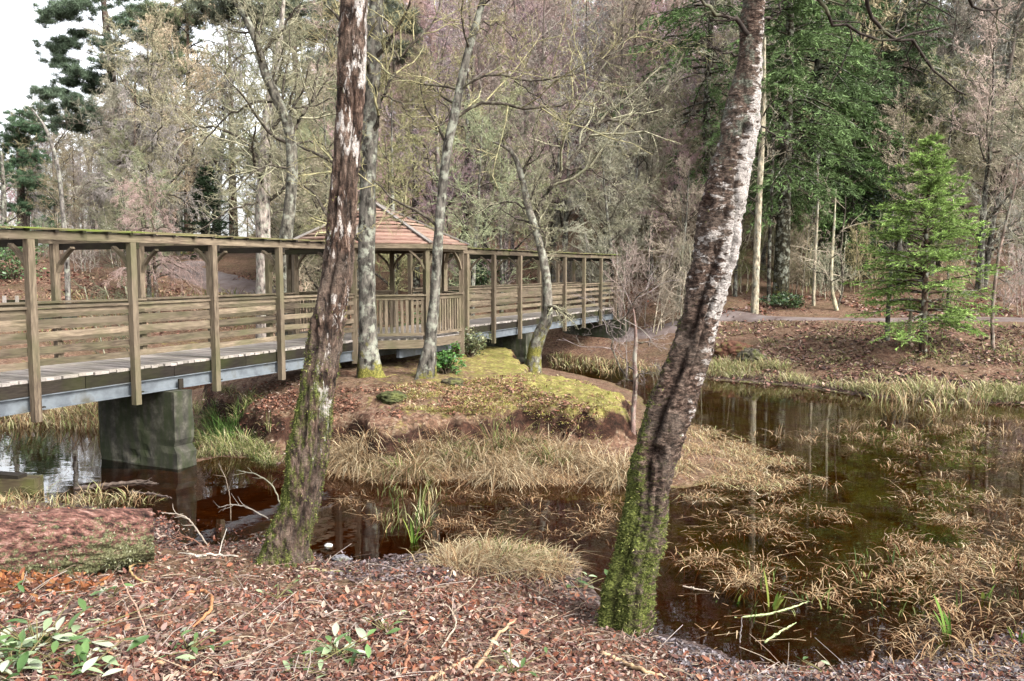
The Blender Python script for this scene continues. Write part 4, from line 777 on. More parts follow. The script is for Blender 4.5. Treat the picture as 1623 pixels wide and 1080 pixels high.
# the wood itself
def wood(n, pxr, Yr, keys, tws, label, group, scr, jit=0):
    k = 0; pts = []; tries = 0
    while k < n and tries < 8000:
        tries += 1; px = RNG.uniform(*pxr); Y = math.sqrt(RNG.uniform(Yr[0] ** 2, Yr[1] ** 2)); x, y = xy(px, Y)
        if any((x - a) ** 2 + (y - b) ** 2 < 5 for a, b in pts): continue
        if Y < 62 and abs(px - 352) < 100: continue
        pts.append((x, y)); place(keys[RNG.integers(len(keys))], x, y, label, 'tree', group, TW[tws[RNG.integers(len(tws))]], RNG.uniform(*scr)); k += 1
FAR = ['far0', 'far1', 'far2']
wood(140, (520, 1180), (56, 135), FAR, ['purple', 'purple', 'grey', 'mauve'], 'bare purple brown birch in the wood covering the far hillside', 'purple birches on the hillside', (1.0, 1.4))
wood(40, (1120, 1800), (46, 75), FAR + ['thick'], ['tan', 'tan', 'lichen', 'grey'], 'tall tan tree standing on the lower slope behind the firs', 'tall tan trees on the lower slope', (1.15, 1.65))
wood(95, (1150, 1900), (60, 140), FAR, ['tan', 'tan', 'lichen', 'grey'], 'bare tan tree in the dry wood on the slope behind the firs', 'tan trees on the slope', (.75, 1.1))
wood(40, (-250, 420), (105, 165), FAR, ['purple', 'grey', 'lichen'], 'bare brownish tree in the low wood beyond the bridge', 'brown trees beyond the bridge', (.45, .8))
wood(24, (420, 1120), (46, 75), ['mid0', 'mid1', 'mid2'], ['lichen', 'grey', 'olive', 'purple'], 'lichen twigged alder in the thicket at the foot of the hill', 'alders at the foot of the hill', (.75, 1.0))
wood(16, (1120, 1750), (44, 62), ['mid0', 'mid1', 'mid2'], ['tan', 'lichen', 'olive'], 'lichen twigged tree in the thicket behind the path', 'thicket trees behind the path', (.7, .95))
wood(26, (-1200, -250), (30, 90), FAR, ['purple', 'grey', 'lichen'], 'bare tree of the wood beyond the bridge, outside the pond bend', 'trees round the pond bend', (.6, .9)) if False else None
wood(30, (190, 560), (44, 62), ['mid0', 'mid1', 'mid2', 'weep0'], ['lichen', 'olive', 'grey', 'tan'], 'tangled lichen grey tree in the wood beyond the climbing path', 'lichen trees beyond the climbing path', (.55, .85))
wood(18, (200, 540), (35, 43), ['mid0', 'mid1', 'mid2', 'weep1'], ['lichen', 'olive', 'lichen', 'tan'], 'low lichen coated tree just behind the bridge railing', 'lichen coated trees behind the railing', (.45, .72))
wood(14, (540, 1110), (37, 47), ['mid0', 'mid1', 'mid2'], ['lichen', 'grey', 'tan', 'purple'], 'twiggy grey tree at the front edge of the wood behind the bridge', 'trees at the wood edge behind the bridge', (.6, .95))
wood(14, (40, 215), (108, 140), FAR, ['lichen', 'olive', 'grey', 'mauve'], 'tall bare tree far beyond the pond below the big pine', 'far bare trees below the big pine', (1.15, 1.5))
wood(12, (215, 340), (60, 84), ['mid0', 'mid1', 'mid2'], ['lichen', 'olive', 'grey', 'mauve'], 'bare twiggy tree in the belt below the tall pines', 'bare trees below the tall pines', (.65, .98))
wood(12, (-60, 130), (125, 165), FAR, ['mauve', 'grey', 'lichen'], 'far bare tree at the low edge of the sky', 'far bare trees at the edge of the sky', (1.0, 1.35))
wood(9, (1400, 1700), (41, 54), ['mid0', 'mid1', 'mid2'], ['tan', 'tan', 'lichen'], 'pale beige twigged tree behind the young spruce and the path bend', 'beige trees behind the path bend', (.8, 1.1))
# understorey shrubs
SH = ['shrub0', 'shrub1', 'shrub2']
for px, Y, tw, sc, lab in [(1000, 37, 'mauve', 1.0, 'dull mauve leafless bush at the far end of the bridge'), (1050, 36, 'tan', .95, 'pale twiggy bush beside the leaning birch'), (1085, 36.5, 'lichen', 1.1, 'greenish twiggy bush just behind the leaning birch'), (960, 38.5, 'grey', 1.2, 'grey bush growing past the last bridge post'), (900, 38, 'lichen', 1.0, 'lichen grey bush behind the far bridge railing'), (210, 28, 'lichen', .8, 'lichen bush on the far shore under the bridge beam'), (460, 33, 'orange', .8, 'rusty bush by the forked tree foot'), (1280, 41, 'olive', .9, 'yellowish bush between the fir trunks'), (1370, 41, 'orange', .9, 'rusty bush behind the forked young tree'), (1520, 37, 'orange', .8, 'rusty low bush at the path beside the young spruce'), (1610, 36, 'tan', .9, 'tan bush at the far path bend')]:
    x, y = xy(px, Y); place(SH[RNG.integers(3)], x, y, lab, 'bush', None, TW[tw], sc, TW[tw])
for px, Y in ((70, 48), (110, 60), (150, 52), (185, 44), (215, 58), (240, 41), (20, 55), (460, 47), (500, 41), (130, 42)):
    x, y = xy(px, Y); place(SH[RNG.integers(3)], x, y, 'low lichened bush on the rise beyond the bridge railing', 'bush', 'low bushes beyond the railing', TW[['lichen', 'olive', 'tan', 'grey'][RNG.integers(4)]], RNG.uniform(.6, .95), TW['grey'])
for _ in range(46):
    px = RNG.uniform(420, 1750); Y = RNG.uniform(38.5, 60); x, y = xy(px, Y)
    place(SH[RNG.integers(3)], x, y, 'leafless bush of the undergrowth below the hillside wood', 'bush', 'undergrowth bushes below the wood', TW[['tan', 'lichen', 'orange', 'grey', 'olive'][RNG.integers(5)]], RNG.uniform(.7, 1.2), TW['tan'])
# ------------------------------------------------------------------ ground cover
def inpoly(P, x, y):
    P = np.asarray(P, float); ins = np.zeros(x.shape, bool)
    for i in range(len(P)):
        a, b = P[i], P[(i + 1) % len(P)]; ins ^= ((a[1] > y) != (b[1] > y)) & (x < (b[0] - a[0]) * (y - a[1]) / (b[1] - a[1] + 1e-12) + a[0])
    return ins
def march(px, py):
    d = ray(px, py); t0 = np.full(len(px), 12.0); hit = np.full(len(px), np.nan)
    for t in np.arange(13, 75, .5):
        live = np.isnan(hit)
        if not live.any(): break
        i = np.nonzero(live)[0]; q = d[i] * t; z = EYE + q[:, 2]; below = z < height(q[:, 0], q[:, 1], False); hit[i[below]] = t
    ok = ~np.isnan(hit); q = d[ok] * (hit[ok] - RNG.uniform(0, .5, ok.sum()))[:, None]; q[:, :2] += RNG.normal(0, .25, (len(q), 2)); q[:, 2] = height(q[:, 0], q[:, 1]); return q
def scatter(poly, n, cl=0.0, cs=.9, seed=0, zmin=-.03):
    """n ground points inside a region outlined on the photograph; cl = how clumped"""
    P = np.asarray(poly, float); out = []
    tot = 0
    while tot < n:
        k = n * 3; px = RNG.uniform(P[:, 0].min(), P[:, 0].max(), k); py = RNG.uniform(P[:, 1].min(), P[:, 1].max(), k); ok = inpoly(P, px, py); px, py = px[ok], py[ok]
        if P[:, 1].min() < 540: q = march(px[:6 * n], py[:6 * n])
        else:
            q = atz(px, py, 0.0); z = np.zeros(len(q))
            for _ in range(9):
                z = .5 * z + .5 * np.maximum(height(q[:, 0], q[:, 1]), zmin); q = atz(px, py, z)
            q[:, 2] = np.maximum(height(q[:, 0], q[:, 1]), zmin)
        if cl > 0:
            f = fbm2(q[:, 0] / cs, q[:, 1] / cs, 200 + seed, 3); ok = f > (cl - .5) * .8 + RNG.normal(0, .06, len(f)); q = q[ok]
        out.append(q); tot += len(q)
        if len(out) > 30: break
    return np.concatenate(out)[:n]
def blades(mb, base, H, W, cols, lean, seg=3, curl=.5, tuft=10, tr=.07, upr=1.0):
    """tufts of curved tapering blades"""
    n = len(base); b = np.repeat(base, tuft, 0); N = len(b); off = RNG.normal(0, tr, (N, 2)); b = b + np.c_[off, np.zeros(N)]
    ld = nrm(np.c_[off + RNG.normal(0, tr * .8, (N, 2)) + np.repeat(RNG.normal(0, tr * .7, (n, 2)), tuft, 0), np.zeros(N)])
    h = H * (.35 + .85 * RNG.random(N)) * np.repeat(np.clip(RNG.gamma(5, .2, n), .35, 2.0), tuft); l = lean * (.3 + 1.2 * RNG.random(N)); t = np.linspace(0, 1, seg + 1)
    side = np.cross(ld, [0, 0, 1.]); ph = RNG.normal(0, .5, N)[:, None]; side = side * np.cos(ph) + ld * np.sin(ph)
    P = b[:, None] + ld[:, None] * (h * l)[:, None, None] * (t[None, :, None] ** 1.6) + np.array([0, 0, 1.]) * (h[:, None] * (t[None] - curl * l[:, None] * t[None] ** 2.4))[..., None] * upr
    w = W * (.6 + .8 * RNG.random(N))[:, None] * np.array([.8] + [1.] * (seg - 1) + [.08])[None]
    V = np.stack([P - side[:, None] * w[..., None] / 2, P + side[:, None] * w[..., None] / 2], 2)
    i = np.arange(N)[:, None] * (seg + 1) * 2; j = np.arange(seg)[None] * 2
    F = np.stack([i + j, i + j + 1, i + j + 3, i + j + 2], -1).reshape(-1, 4)
    cols = np.asarray(cols); c = cols[RNG.integers(len(cols), size=N)] * (1 + RNG.normal(0, .18, (N, 1))); c = np.clip(c, .01, .8)
    mb.add(V.reshape(-1, 3), F, np.repeat(c, (seg + 1) * 2, 0))
STRAW = [(.36, .25, .135), (.45, .34, .20), (.28, .175, .09), (.22, .13, .065), (.41, .315, .20), (.15, .09, .045)]
RUST = [(.36, .22, .11), (.44, .29, .15), (.26, .15, .08), (.50, .37, .22), (.18, .10, .05)]
GREENS = [(.10, .14, .03), (.15, .18, .05), (.20, .21, .07), (.07, .11, .03)]
PALEG = [(.33, .33, .14), (.42, .38, .19), (.25, .28, .10), (.48, .43, .26), (.38, .28, .15)]
def stuff(mb, name, mat, label): return tag(mb.build(name, mat, None, False), label, None, None, 'stuff')
mb = MB()
A = [(530, 700), (600, 692), (700, 698), (800, 705), (900, 712), (1000, 712), (1000, 772), (860, 770), (740, 764), (620, 760), (525, 752)]
blades(mb, scatter(A, 560, .7, .42, 1), .36, .0075, STRAW + [(.56, .45, .28), (.6, .5, .33)], 1.15, tuft=24, tr=.09, curl=.8); blades(mb, scatter(A, 700, .5, .5, 41), .15, .008, RUST + STRAW, 1.7, tuft=15, tr=.11, curl=.9)
blades(mb, scatter([(600, 700), (860, 700), (900, 740), (640, 745)], 110, 0, 1), .42, .010, GREENS + STRAW, 1.0, tuft=16, tr=.06)
blades(mb, scatter([(530, 690), (1000, 700), (1000, 725), (540, 715)], 400, .4, .7, 2), .22, .009, STRAW, 1.1, tuft=10)
stuff(mb, 'grass', M['blade'], 'bleached dry grass along the front of the islet')
mb = MB()
W1 = [(530, 765), (700, 780), (860, 785), (985, 785), (965, 850), (900, 860), (700, 862), (620, 835), (540, 810)]
blades(mb, scatter(W1, 170, .8, .36, 3, -.03), .17, .008, RUST + [(.20, .12, .06), (.13, .075, .04)], 1.2, tuft=9, tr=.09, curl=.8)
blades(mb, scatter([(600, 780), (700, 785), (690, 860), (610, 850)], 30, 0, 1, 4), .34, .012, GREENS + PALEG, .5, tuft=5, tr=.05)
B = [(1080, 672), (1150, 690), (1240, 722), (1300, 760), (1230, 790), (1090, 798), (1062, 760)]
blades(mb, scatter(B, 560, .62, .36, 5, -.03), .19, .009, STRAW + RUST + PALEG[:2] + [(.6, .5, .34)], 1.6, tuft=14, tr=.10, curl=.9)
D = [(1075, 815), (1230, 790), (1310, 765), (1350, 830), (1300, 880), (1260, 930), (1120, 935), (1060, 880)]
blades(mb, scatter(D, 190, .8, .36, 6, -.03), .17, .008, RUST + STRAW[:2], 1.4, tuft=12, tr=.10, curl=.9)
Cc = [(1395, 690), (1470, 668), (1640, 655), (1640, 905), (1560, 960), (1480, 930), (1405, 890), (1440, 810), (1390, 745)]
blades(mb, scatter(Cc, 500, .78, .40, 7, -.03), .15, .0085, RUST + STRAW + [(.60, .48, .32)], 1.5, tuft=13, tr=.10, curl=.9)
blades(mb, scatter([(1170, 690), (1400, 660), (1640, 640), (1640, 700), (1400, 720), (1250, 720)], 120, .55, .6, 8, -.03), .20, .012, STRAW, 1.0, tuft=9)
blades(mb, scatter([(1300, 860), (1640, 880), (1640, 1010), (1380, 1000), (1240, 930)], 200, .6, .5, 9, -.03), .14, .010, RUST, 1.2, tuft=8, tr=.09)
blades(mb, scatter([(1080, 900), (1640, 880), (1640, 1000), (1100, 990)], 70, 0, .5, 10, -.03), .16, .011, GREENS, .5, tuft=3, tr=.05)
for poly, n in ((B, 700), (Cc, 500), (D, 220), (W1, 260), ([(1080, 900), (1640, 880), (1640, 1000), (1180, 1045), (1060, 1000)], 120)):
    P = scatter(poly, n, .45, .5, n, 0.0); N = len(P); a = RNG.random(N) * 6.283; d = np.c_[np.cos(a), np.sin(a), RNG.normal(0, .07, N)]; s = np.c_[-np.sin(a), np.cos(a), np.zeros(N)] * RNG.uniform(.003, .007, (N, 1)); L_ = RNG.gamma(3, .055, N)[:, None]
    q0 = P + [0, 0, .006]; q1 = q0 + d * L_; q1[:, 2] = np.maximum(q1[:, 2], .004); V = np.stack([q0 - s, q0 + s, q1 + s * .4, q1 - s * .4], 1).reshape(-1, 3)
    mb.add(V, np.arange(N * 4).reshape(-1, 4), np.repeat(np.array(STRAW + RUST)[RNG.integers(11, size=N)] * RNG.uniform(.6, 1.2, (N, 1)), 4, 0))
stuff(mb, 'reeds', M['blade'], 'short dead reeds standing in the dark shallow water')
mb = MB()
E = [(1125, 596), (1250, 606), (1400, 626), (1520, 634), (1640, 640), (1640, 622), (1400, 604), (1250, 580), (1130, 575)]
blades(mb, scatter(E, 900, .35, 1.2, 11), .26, .016, PALEG, .8, tuft=10, tr=.13)
blades(mb, scatter([(1380, 626), (1560, 630), (1560, 660), (1380, 650)], 50, 0, 1, 12, -.03), .5, .02, PALEG + STRAW, .6, tuft=8, tr=.10)
blades(mb, scatter([(1120, 512), (1640, 520), (1640, 620), (1120, 585)], 260, .5, 1.3, 13), .18, .018, PALEG + GREENS, .9, tuft=8, tr=.14)
blades(mb, scatter([(870, 560), (1120, 590), (1120, 604), (880, 585)], 130, .3, 1.3, 14), .25, .018, PALEG + STRAW, .8, tuft=8, tr=.14)
stuff(mb, 'grass', M['blade'], 'pale yellow green grass fringing the far bank')
mb = MB()
blades(mb, scatter([(-60, 640), (165, 640), (165, 690), (60, 680), (-60, 690)], 260, .3, 1, 15), .34, .018, STRAW + PALEG, .7, tuft=10, tr=.12)
blades(mb, scatter([(-40, 455), (480, 470), (480, 520), (-40, 560)], 500, .4, 2, 16), .3, .022, STRAW + PALEG + GREENS, .8, tuft=8, tr=.2)
stuff(mb, 'grass', M['blade'], 'straw coloured grass on the far shore seen under the bridge')
mb = MB()
blades(mb, scatter([(300, 640), (390, 640), (440, 700), (430, 728), (350, 722), (300, 732)], 260, .2, .7, 17), .26, .010, GREENS + PALEG, .9, tuft=14, tr=.08)
blades(mb, scatter([(330, 665), (385, 655), (390, 700), (335, 705)], 26, 0, 1, 18), .42, .010, [(.07, .14, .03), (.10, .17, .04)], .8, tuft=26, tr=.07)
stuff(mb, 'grass', M['blade'], 'green rushes on the islet edge beside the concrete pier')
mb = MB()
blades(mb, scatter([(690, 872), (780, 866), (895, 884), (902, 905), (840, 915), (700, 905)], 300, .1, .6, 19), .17, .007, STRAW + [(.5, .42, .25)] * 2, 1.5, tuft=16, tr=.10)
blades(mb, scatter([(740, 868), (880, 880), (870, 895), (750, 890)], 30, 0, .6, 20), .22, .007, GREENS + PALEG, 1.2, tuft=12, tr=.08)
stuff(mb, 'grass', M['blade'], 'flattened pale grass tussock at the near water edge')
mb = MB()
blades(mb, scatter([(-40, 770), (110, 785), (240, 790), (240, 806), (-40, 815)], 120, .2, .7, 21), .2, .009, STRAW + PALEG, 1.1, tuft=9, tr=.1)
blades(mb, scatter([(1380, 1010), (1640, 960), (1640, 1060), (1420, 1060)], 90, .3, .5, 22), .13, .008, STRAW + RUST, 1.2, tuft=8, tr=.08)
stuff(mb, 'grass', M['blade'], 'thin dead grass along the near shoreline')
mb = MB()
pm = scatter([(600, 615), (850, 594), (930, 606), (1000, 640), (1000, 668), (880, 652), (760, 655), (640, 650)], 3600, .5, .45, 23)
blades(mb, pm, .045, .013, [(.34, .31, .07), (.44, .39, .14), (.22, .22, .05), (.54, .47, .24), (.36, .22, .13), (.28, .14, .09)], .9, seg=2, tuft=9, tr=.05)
stuff(mb, 'moss', M['blade'], 'bright yellow green moss on the crest of the islet')
# ---- leaf litter
LIT = [(.235, .088, .052), (.165, .064, .046), (.185, .086, .066), (.285, .165, .125), (.23, .16, .14), (.045, .025, .020), (.265, .108, .066), (.36, .26, .20), (.10, .045, .036), (.27, .17, .14), (.46, .37, .30), (.20, .076, .045), (.13, .058, .046), (.075, .036, .03)]
def leaves(mb, base, size, cols, tilt=.45, lift=.01, wf=.5):
    N = len(base); a = RNG.random(N) * 6.283; nz = nrm(np.c_[RNG.normal(0, tilt, (N, 2)), np.ones(N)]); d = np.c_[np.cos(a), np.sin(a), np.zeros(N)]; d = nrm(d - nz * (d * nz).sum(1)[:, None]); s = np.cross(nz, d)
    L = size * (.5 + RNG.random(N)); w = L * wf * (.6 + .6 * RNG.random(N)); fo = RNG.uniform(-.1, .35, N); cu = RNG.uniform(-.25, .3, N)
    T = np.array([[0, 0], [.3, -1], [.68, -.8], [1, 0], [.68, .8], [.3, 1]])
    V = base[:, None] + np.array([0, 0, lift]) + d[:, None] * (L[:, None] * T[None, :, 0])[..., None] + s[:, None] * (w[:, None] * T[None, :, 1] / 2)[..., None] + nz[:, None] * (w[:, None] * np.abs(T[None, :, 1]) * fo[:, None] + L[:, None] * cu[:, None] * T[None, :, 0] ** 2)[..., None]
    F = (np.arange(N)[:, None, None] * 6 + np.array([[0, 1, 2, 3], [0, 3, 4, 5]])[None]).reshape(-1, 4)
    cols = np.asarray(cols); c = np.clip(cols[RNG.integers(len(cols), size=N)] * (1 + RNG.normal(0, .25, (N, 1))), .01, .7); mb.add(V.reshape(-1, 3), F, np.repeat(c, 6, 0))
mb = MB()
NB_ = [(-60, 900), (245, 870), (420, 865), (520, 890), (690, 885), (900, 900), (940, 955), (1000, 985), (1060, 1030), (1180, 1058), (1480, 1056), (1640, 1000), (1640, 1120), (-60, 1120)]
leaves(mb, scatter(NB_, 26000, 0), .040, LIT); leaves(mb, scatter(NB_, 22000, .4, .5, 42), .048, LIT, .7); leaves(mb, scatter(NB_, 2600, .6, .45, 31), .066, [(.25, .095, .052), (.20, .08, .045), (.30, .16, .10), (.34, .25, .19), (.11, .055, .045), (.16, .075, .06)], .75, .018)
leaves(mb, scatter([(-60, 800), (245, 810), (420, 850), (520, 885), (420, 870), (250, 870)], 3000, 0), .05, LIT)
mud = [(500, 880), (690, 880), (720, 925), (520, 925)]; leaves(mb, scatter(mud, 1500, 0), .05, [(.11, .08, .08), (.20, .16, .16), (.07, .05, .05)])
mud = [(1040, 1010), (1190, 1050), (1480, 1050), (1640, 985), (1640, 1100), (1100, 1100)]; leaves(mb, scatter(mud, 4000, 0), .045, [(.10, .08, .085), (.22, .19, .20), (.06, .045, .05), (.33, .29, .29)])
stuff(mb, 'leaf_litter', M['leaf'], 'brown and rust fallen leaves covering the near bank')
mb = MB()
leaves(mb, scatter([(400, 630), (560, 615), (850, 596), (1000, 640), (1000, 655), (830, 648), (690, 660), (540, 660), (420, 680)], 9000, .25, .9, 32), .06, [(.24, .105, .065), (.30, .15, .10), (.16, .075, .05), (.36, .22, .15), (.10, .05, .035)])
leaves(mb, scatter([(540, 690), (1000, 695), (1000, 720), (540, 708)], 1500, .2, .9, 33), .055, LIT)
leaves(mb, scatter([(320, 620), (480, 600), (500, 680), (440, 720), (330, 690)], 2200, .2, .9, 34), .06, LIT)
leaves(mb, scatter([(600, 615), (850, 594), (930, 606), (1000, 640), (985, 655), (880, 646), (640, 650)], 4500, .4, .5, 43), .045, [(.30, .16, .10), (.38, .26, .17), (.22, .10, .06), (.45, .36, .22)], .5)
stuff(mb, 'leaf_litter', M['leaf'], 'russet fallen leaves strewn over the islet')
mb = MB()
leaves(mb, scatter([(1120, 508), (1640, 520), (1640, 640), (1400, 625), (1120, 598)], 9000, .2, 1.5, 35), .13, [(.22, .105, .075), (.28, .16, .12), (.13, .07, .055), (.36, .26, .20), (.07, .045, .04), (.22, .20, .09)], .5, .02)
leaves(mb, scatter([(1120, 470), (1640, 470), (1640, 505), (1120, 500)], 3000, .3, 2, 36), .15, LIT + [(.10, .14, .04)], .5, .02)
leaves(mb, scatter([(-40, 405), (500, 440), (500, 520), (-40, 540)], 6500, .3, 2, 37), .14, [(.20, .08, .06), (.28, .14, .10), (.10, .05, .04), (.34, .22, .15)], .6, .03)
leaves(mb, scatter([(740, 400), (1120, 430), (1120, 500), (740, 490)], 3000, .2, 2, 38), .16, LIT, .5, .03)
stuff(mb, 'leaf_litter', M['leaf'], 'brown leaf litter over the far banks')
mb = MB()
P = scatter([(-60, 895), (60, 900), (190, 895), (170, 940), (60, 965), (-60, 985)], 900, .3, .4, 39); leaves(mb, P, .07, [(.30, .11, .038), (.22, .075, .03), (.36, .17, .07), (.12, .05, .03), (.20, .09, .05)], 1.3, .03, .42)
stuff(mb, 'dead_bracken_leaves', M['leaf'], 'orange dead bracken leaves heaped against the fallen log')
mb = MB(); P = scatter(NB_, 2600, .1, .8, 40); N = len(P); a = RNG.random(N) * 6.283; d = np.c_[np.cos(a), np.sin(a), RNG.normal(0, .18, N)]; L_ = RNG.gamma(2.0, .085, N)
pts = np.stack([P + [0, 0, .02], P + d * (L_ / 2)[:, None] + RNG.normal(0, .008, (N, 3)) + [0, 0, .03], P + d * L_[:, None] + [0, 0, .02]], 1)
cl = np.array([(.36, .30, .26), (.26, .18, .13), (.42, .34, .24), (.16, .11, .085)])[RNG.integers(4, size=N)]; tubes(mb, pts, np.repeat(RNG.uniform(.0016, .004, (N, 1)), 3, 1), 4, cl)
stuff(mb, 'twig_litter', M['leaf'], 'small pale twigs scattered over the near leaf litter')
# ------------------------------------------------------------------ fallen log, sticks, stones, plants
def ground_at(px, py):
    z = 0.0
    for _ in range(12):
        q = atz(px, py, z); z = .5 * z + .5 * max(gz(q[0], q[1]), -.02)
    return atz(px, py, z)
B_ = at(243, 847, 8.5); A_ = B_ + np.array([-3.85, -1.75, .03]); lc = (A_ + B_) / 2; log = thing('fallen_log', 'thick fallen log with flaking reddish bark and grey green moss', 'log', lc)
mb = MB(); Pl = np.array([A_, A_ * .66 + B_ * .34 + [0, 0, .015], A_ * .33 + B_ * .67 - [0, 0, .01], B_]); hf, dr, V, C0, rr = trunk_mesh(mb, Pl, [.35, .345, .345, .34, .34, .335, .33, .33, .325, .32, .30, .25], 420, 150, .30, seed=51, vst=(.22, .5, 1.1))
lm = .56 - .42 * np.clip(dr[:, 2] + 1.0 * fbm3(V * 2.6, 4), -.6, 1); Vd = mb.v[0]
o = mb.build('bark', M['log_bark'], log, True, {'moss': lm}); o.location = tuple(-lc)
moss_part(log, lc, Vd, dr, np.clip(lm - .35 + 1.3 * fbm3(V * np.array([5, 7, 10]), 4, 4), 0, 1) * (dr[:, 1] < .5), 16000, [(.18, .19, .08), (.34, .36, .20), (.12, .135, .05), (.46, .47, .33), (.26, .26, .13)], 52, .022, .006)
mb = MB(); n = 40; tdir = nrm(B_ - A_); n1 = nrm(np.cross(tdir, [0, 1, .05])); n2 = np.cross(tdir, n1); a = np.arange(n) * 6.2832 / n
ring = B_ + (n1 * np.cos(a)[:, None] + n2 * np.sin(a)[:, None]) * .23 + tdir * -.01; mb.add(np.vstack([ring, B_ + tdir * .006]), np.stack([np.arange(n), (np.arange(n) + 1) % n, np.full(n, n)], -1)); o = mb.build('cut_end', M['cut_wood'], log, False); o.location = tuple(-lc)
def stick(label, pts, r, col, name='fallen_stick', lift=.015, side=None, Y=None, cat='stick'):
    Q = []
    for k, (px, py) in enumerate(pts):
        g = ground_at(px, py) if Y is None else at(px, py, Y); Q.append(g + np.array([0, 0, lift if np.isscalar(lift) else lift[k]]))
    Q = spline(np.array(Q), 24); loc = Q[0].copy(); mb = MB(); rr = np.interp(np.linspace(0, 1, 24), [0, .1, .8, 1], [r * .8, r, r * .8, r * .35]); Q[1:-1] += RNG.normal(0, r * .35, (22, 3)); tubes(mb, Q[None], rr[None], 8)
    for p, q in ((0, 1), (23, 22)):
        base = (0 if p == 0 else 23) * 8; f = [[base + k for k in range(8)]]; mb.f.append(np.array(f if p else [f[0][::-1]])); mb.m.append(np.zeros(1, np.int32))
    if side:
        pp, pr = grow(Q[None], rr[None], side, (.3, .95), .7, .3, 4, .2, .05, .6, RNG, .4, .4, .002); tubes(mb, pp, pr, 4)
    mb.v = [v - loc for v in mb.v]; mb.g = mb.v
    o = mb.build(name, M['stick']); o.location = tuple(loc); setcol(o, col); return tag(o, label, cat)
PALE, TANS, BRN, DRK, ORG = (.42, .34, .26), (.38, .25, .15), (.20, .12, .08), (.08, .055, .045), (.36, .17, .08)
stick('tan bent stick sticking out of the churned soil hollow', [(744, 1076), (770, 1045), (790, 1018), (818, 998)], .018, TANS, lift=[.02, .03, .06, .10])
stick('thick pale stick lying across the lower edge below the churned hollow', [(680, 1084), (715, 1062), (752, 1042)], .018, TANS)
stick('thin stick crossing the churned hollow from its left side', [(762, 984), (800, 1004), (840, 1020), (882, 1036)], .012, BRN, lift=[.04, .05, .04, .02])
stick('pale debarked stick near the foot of the leaning birch', [(952, 1038), (985, 1052), (1020, 1066), (1062, 1078)], .02, (.48, .33, .19))
stick('reddish upright stick bending at the lower edge', [(632, 1086), (646, 1055), (642, 1030), (648, 1018)], .014, (.32, .15, .09), lift=[.02, .04, .06, .09])
stick('thin forked pale twig left of the churned hollow', [(700, 1030), (722, 1000), (718, 985), (706, 972)], .008, PALE, lift=[.02, .05, .07, .09], side=2)
stick('mossy green stick at the foot of the rough birch', [(488, 904), (530, 908), (572, 908)], .014, (.26, .25, .11))
stick('white peeled branch lying behind the log end', [(258, 876), (305, 882), (340, 882), (378, 884)], .016, (.50, .45, .38), side=3)
stick('curled yellowish bark strip near the log end', [(238, 896), (214, 902), (206, 912), (218, 926), (242, 928)], .012, (.48, .32, .15), lift=[.02, .05, .06, .05, .02])
stick('curved orange brown stick arching out of the leaves', [(296, 944), (326, 948), (336, 966), (330, 984), (306, 998)], .016, ORG, lift=[.02, .06, .08, .06, .02])
stick('brown stick among the fallen green leaves', [(136, 1018), (180, 1022), (244, 1014)], .018, (.30, .18, .11))
stick('long tan stick lying below the brown one', [(236, 1052), (290, 1062), (345, 1074)], .017, TANS)
stick('dark leaning stick in front of the bracken', [(55, 1014), (90, 990), (134, 962)], .022, DRK, lift=[.02, .04, .08])
stick('thin pale stem arching between the green leaves and the log', [(240, 1046), (226, 1000), (205, 965), (192, 944)], .008, (.45, .28, .20), lift=[.02, .08, .12, .15])
stick('pointed brown reed stump standing in the near mud', [(1364, 1084), (1374, 1058), (1386, 1030)], .020, (.38, .22, .14), name='reed_stump', Y=7.0, lift=0)
stick('thin grey stem standing in the shallow water', [(1168, 1064), (1172, 1020), (1176, 978)], .008, (.30, .26, .24), name='dead_stem', Y=7.75, lift=0)
stick('dark waterlogged branch floating before the concrete pier', [(118, 778), (165, 772), (210, 768), (248, 769)], .035, (.10, .075, .06), name='floating_branch', lift=.03, side=5, cat='branch')
stick('second dark branch floating nearer the log', [(205, 782), (240, 785), (272, 792)], .022, (.12, .09, .075), name='floating_branch', lift=.02, cat='branch')
stick('pale lichened twig arching over the channel left of the rough birch', [(444, 800), (432, 770), (405, 752), (374, 746)], .009, (.30, .28, .20), name='bare_twig', Y=10.2, lift=0, side=4, cat='twig')
stick('thin upright twig rising from the channel edge', [(366, 826), (364, 790), (358, 760), (346, 735)], .007, (.28, .22, .16), name='bare_twig', Y=10.6, lift=0, side=3, cat='twig')
stick('crooked grey twig lying over the bank edge by the rough birch', [(425, 822), (395, 806), (368, 800), (345, 806)], .009, (.34, .30, .25), name='bare_twig', Y=10.3, lift=0, side=5, cat='twig')
stick('thin dead twig tangle rising behind the log end', [(330, 868), (310, 836), (290, 818), (255, 812)], .010, (.36, .30, .24), name='bare_twig', Y=9.9, lift=0, side=6, cat='twig')
stick('dead red twig tangle beside the channel', [(330, 872), (295, 858), (262, 862)], .010, (.24, .12, .08), name='bare_twig', Y=10.1, lift=[0, .05, 0], side=8, cat='twig')
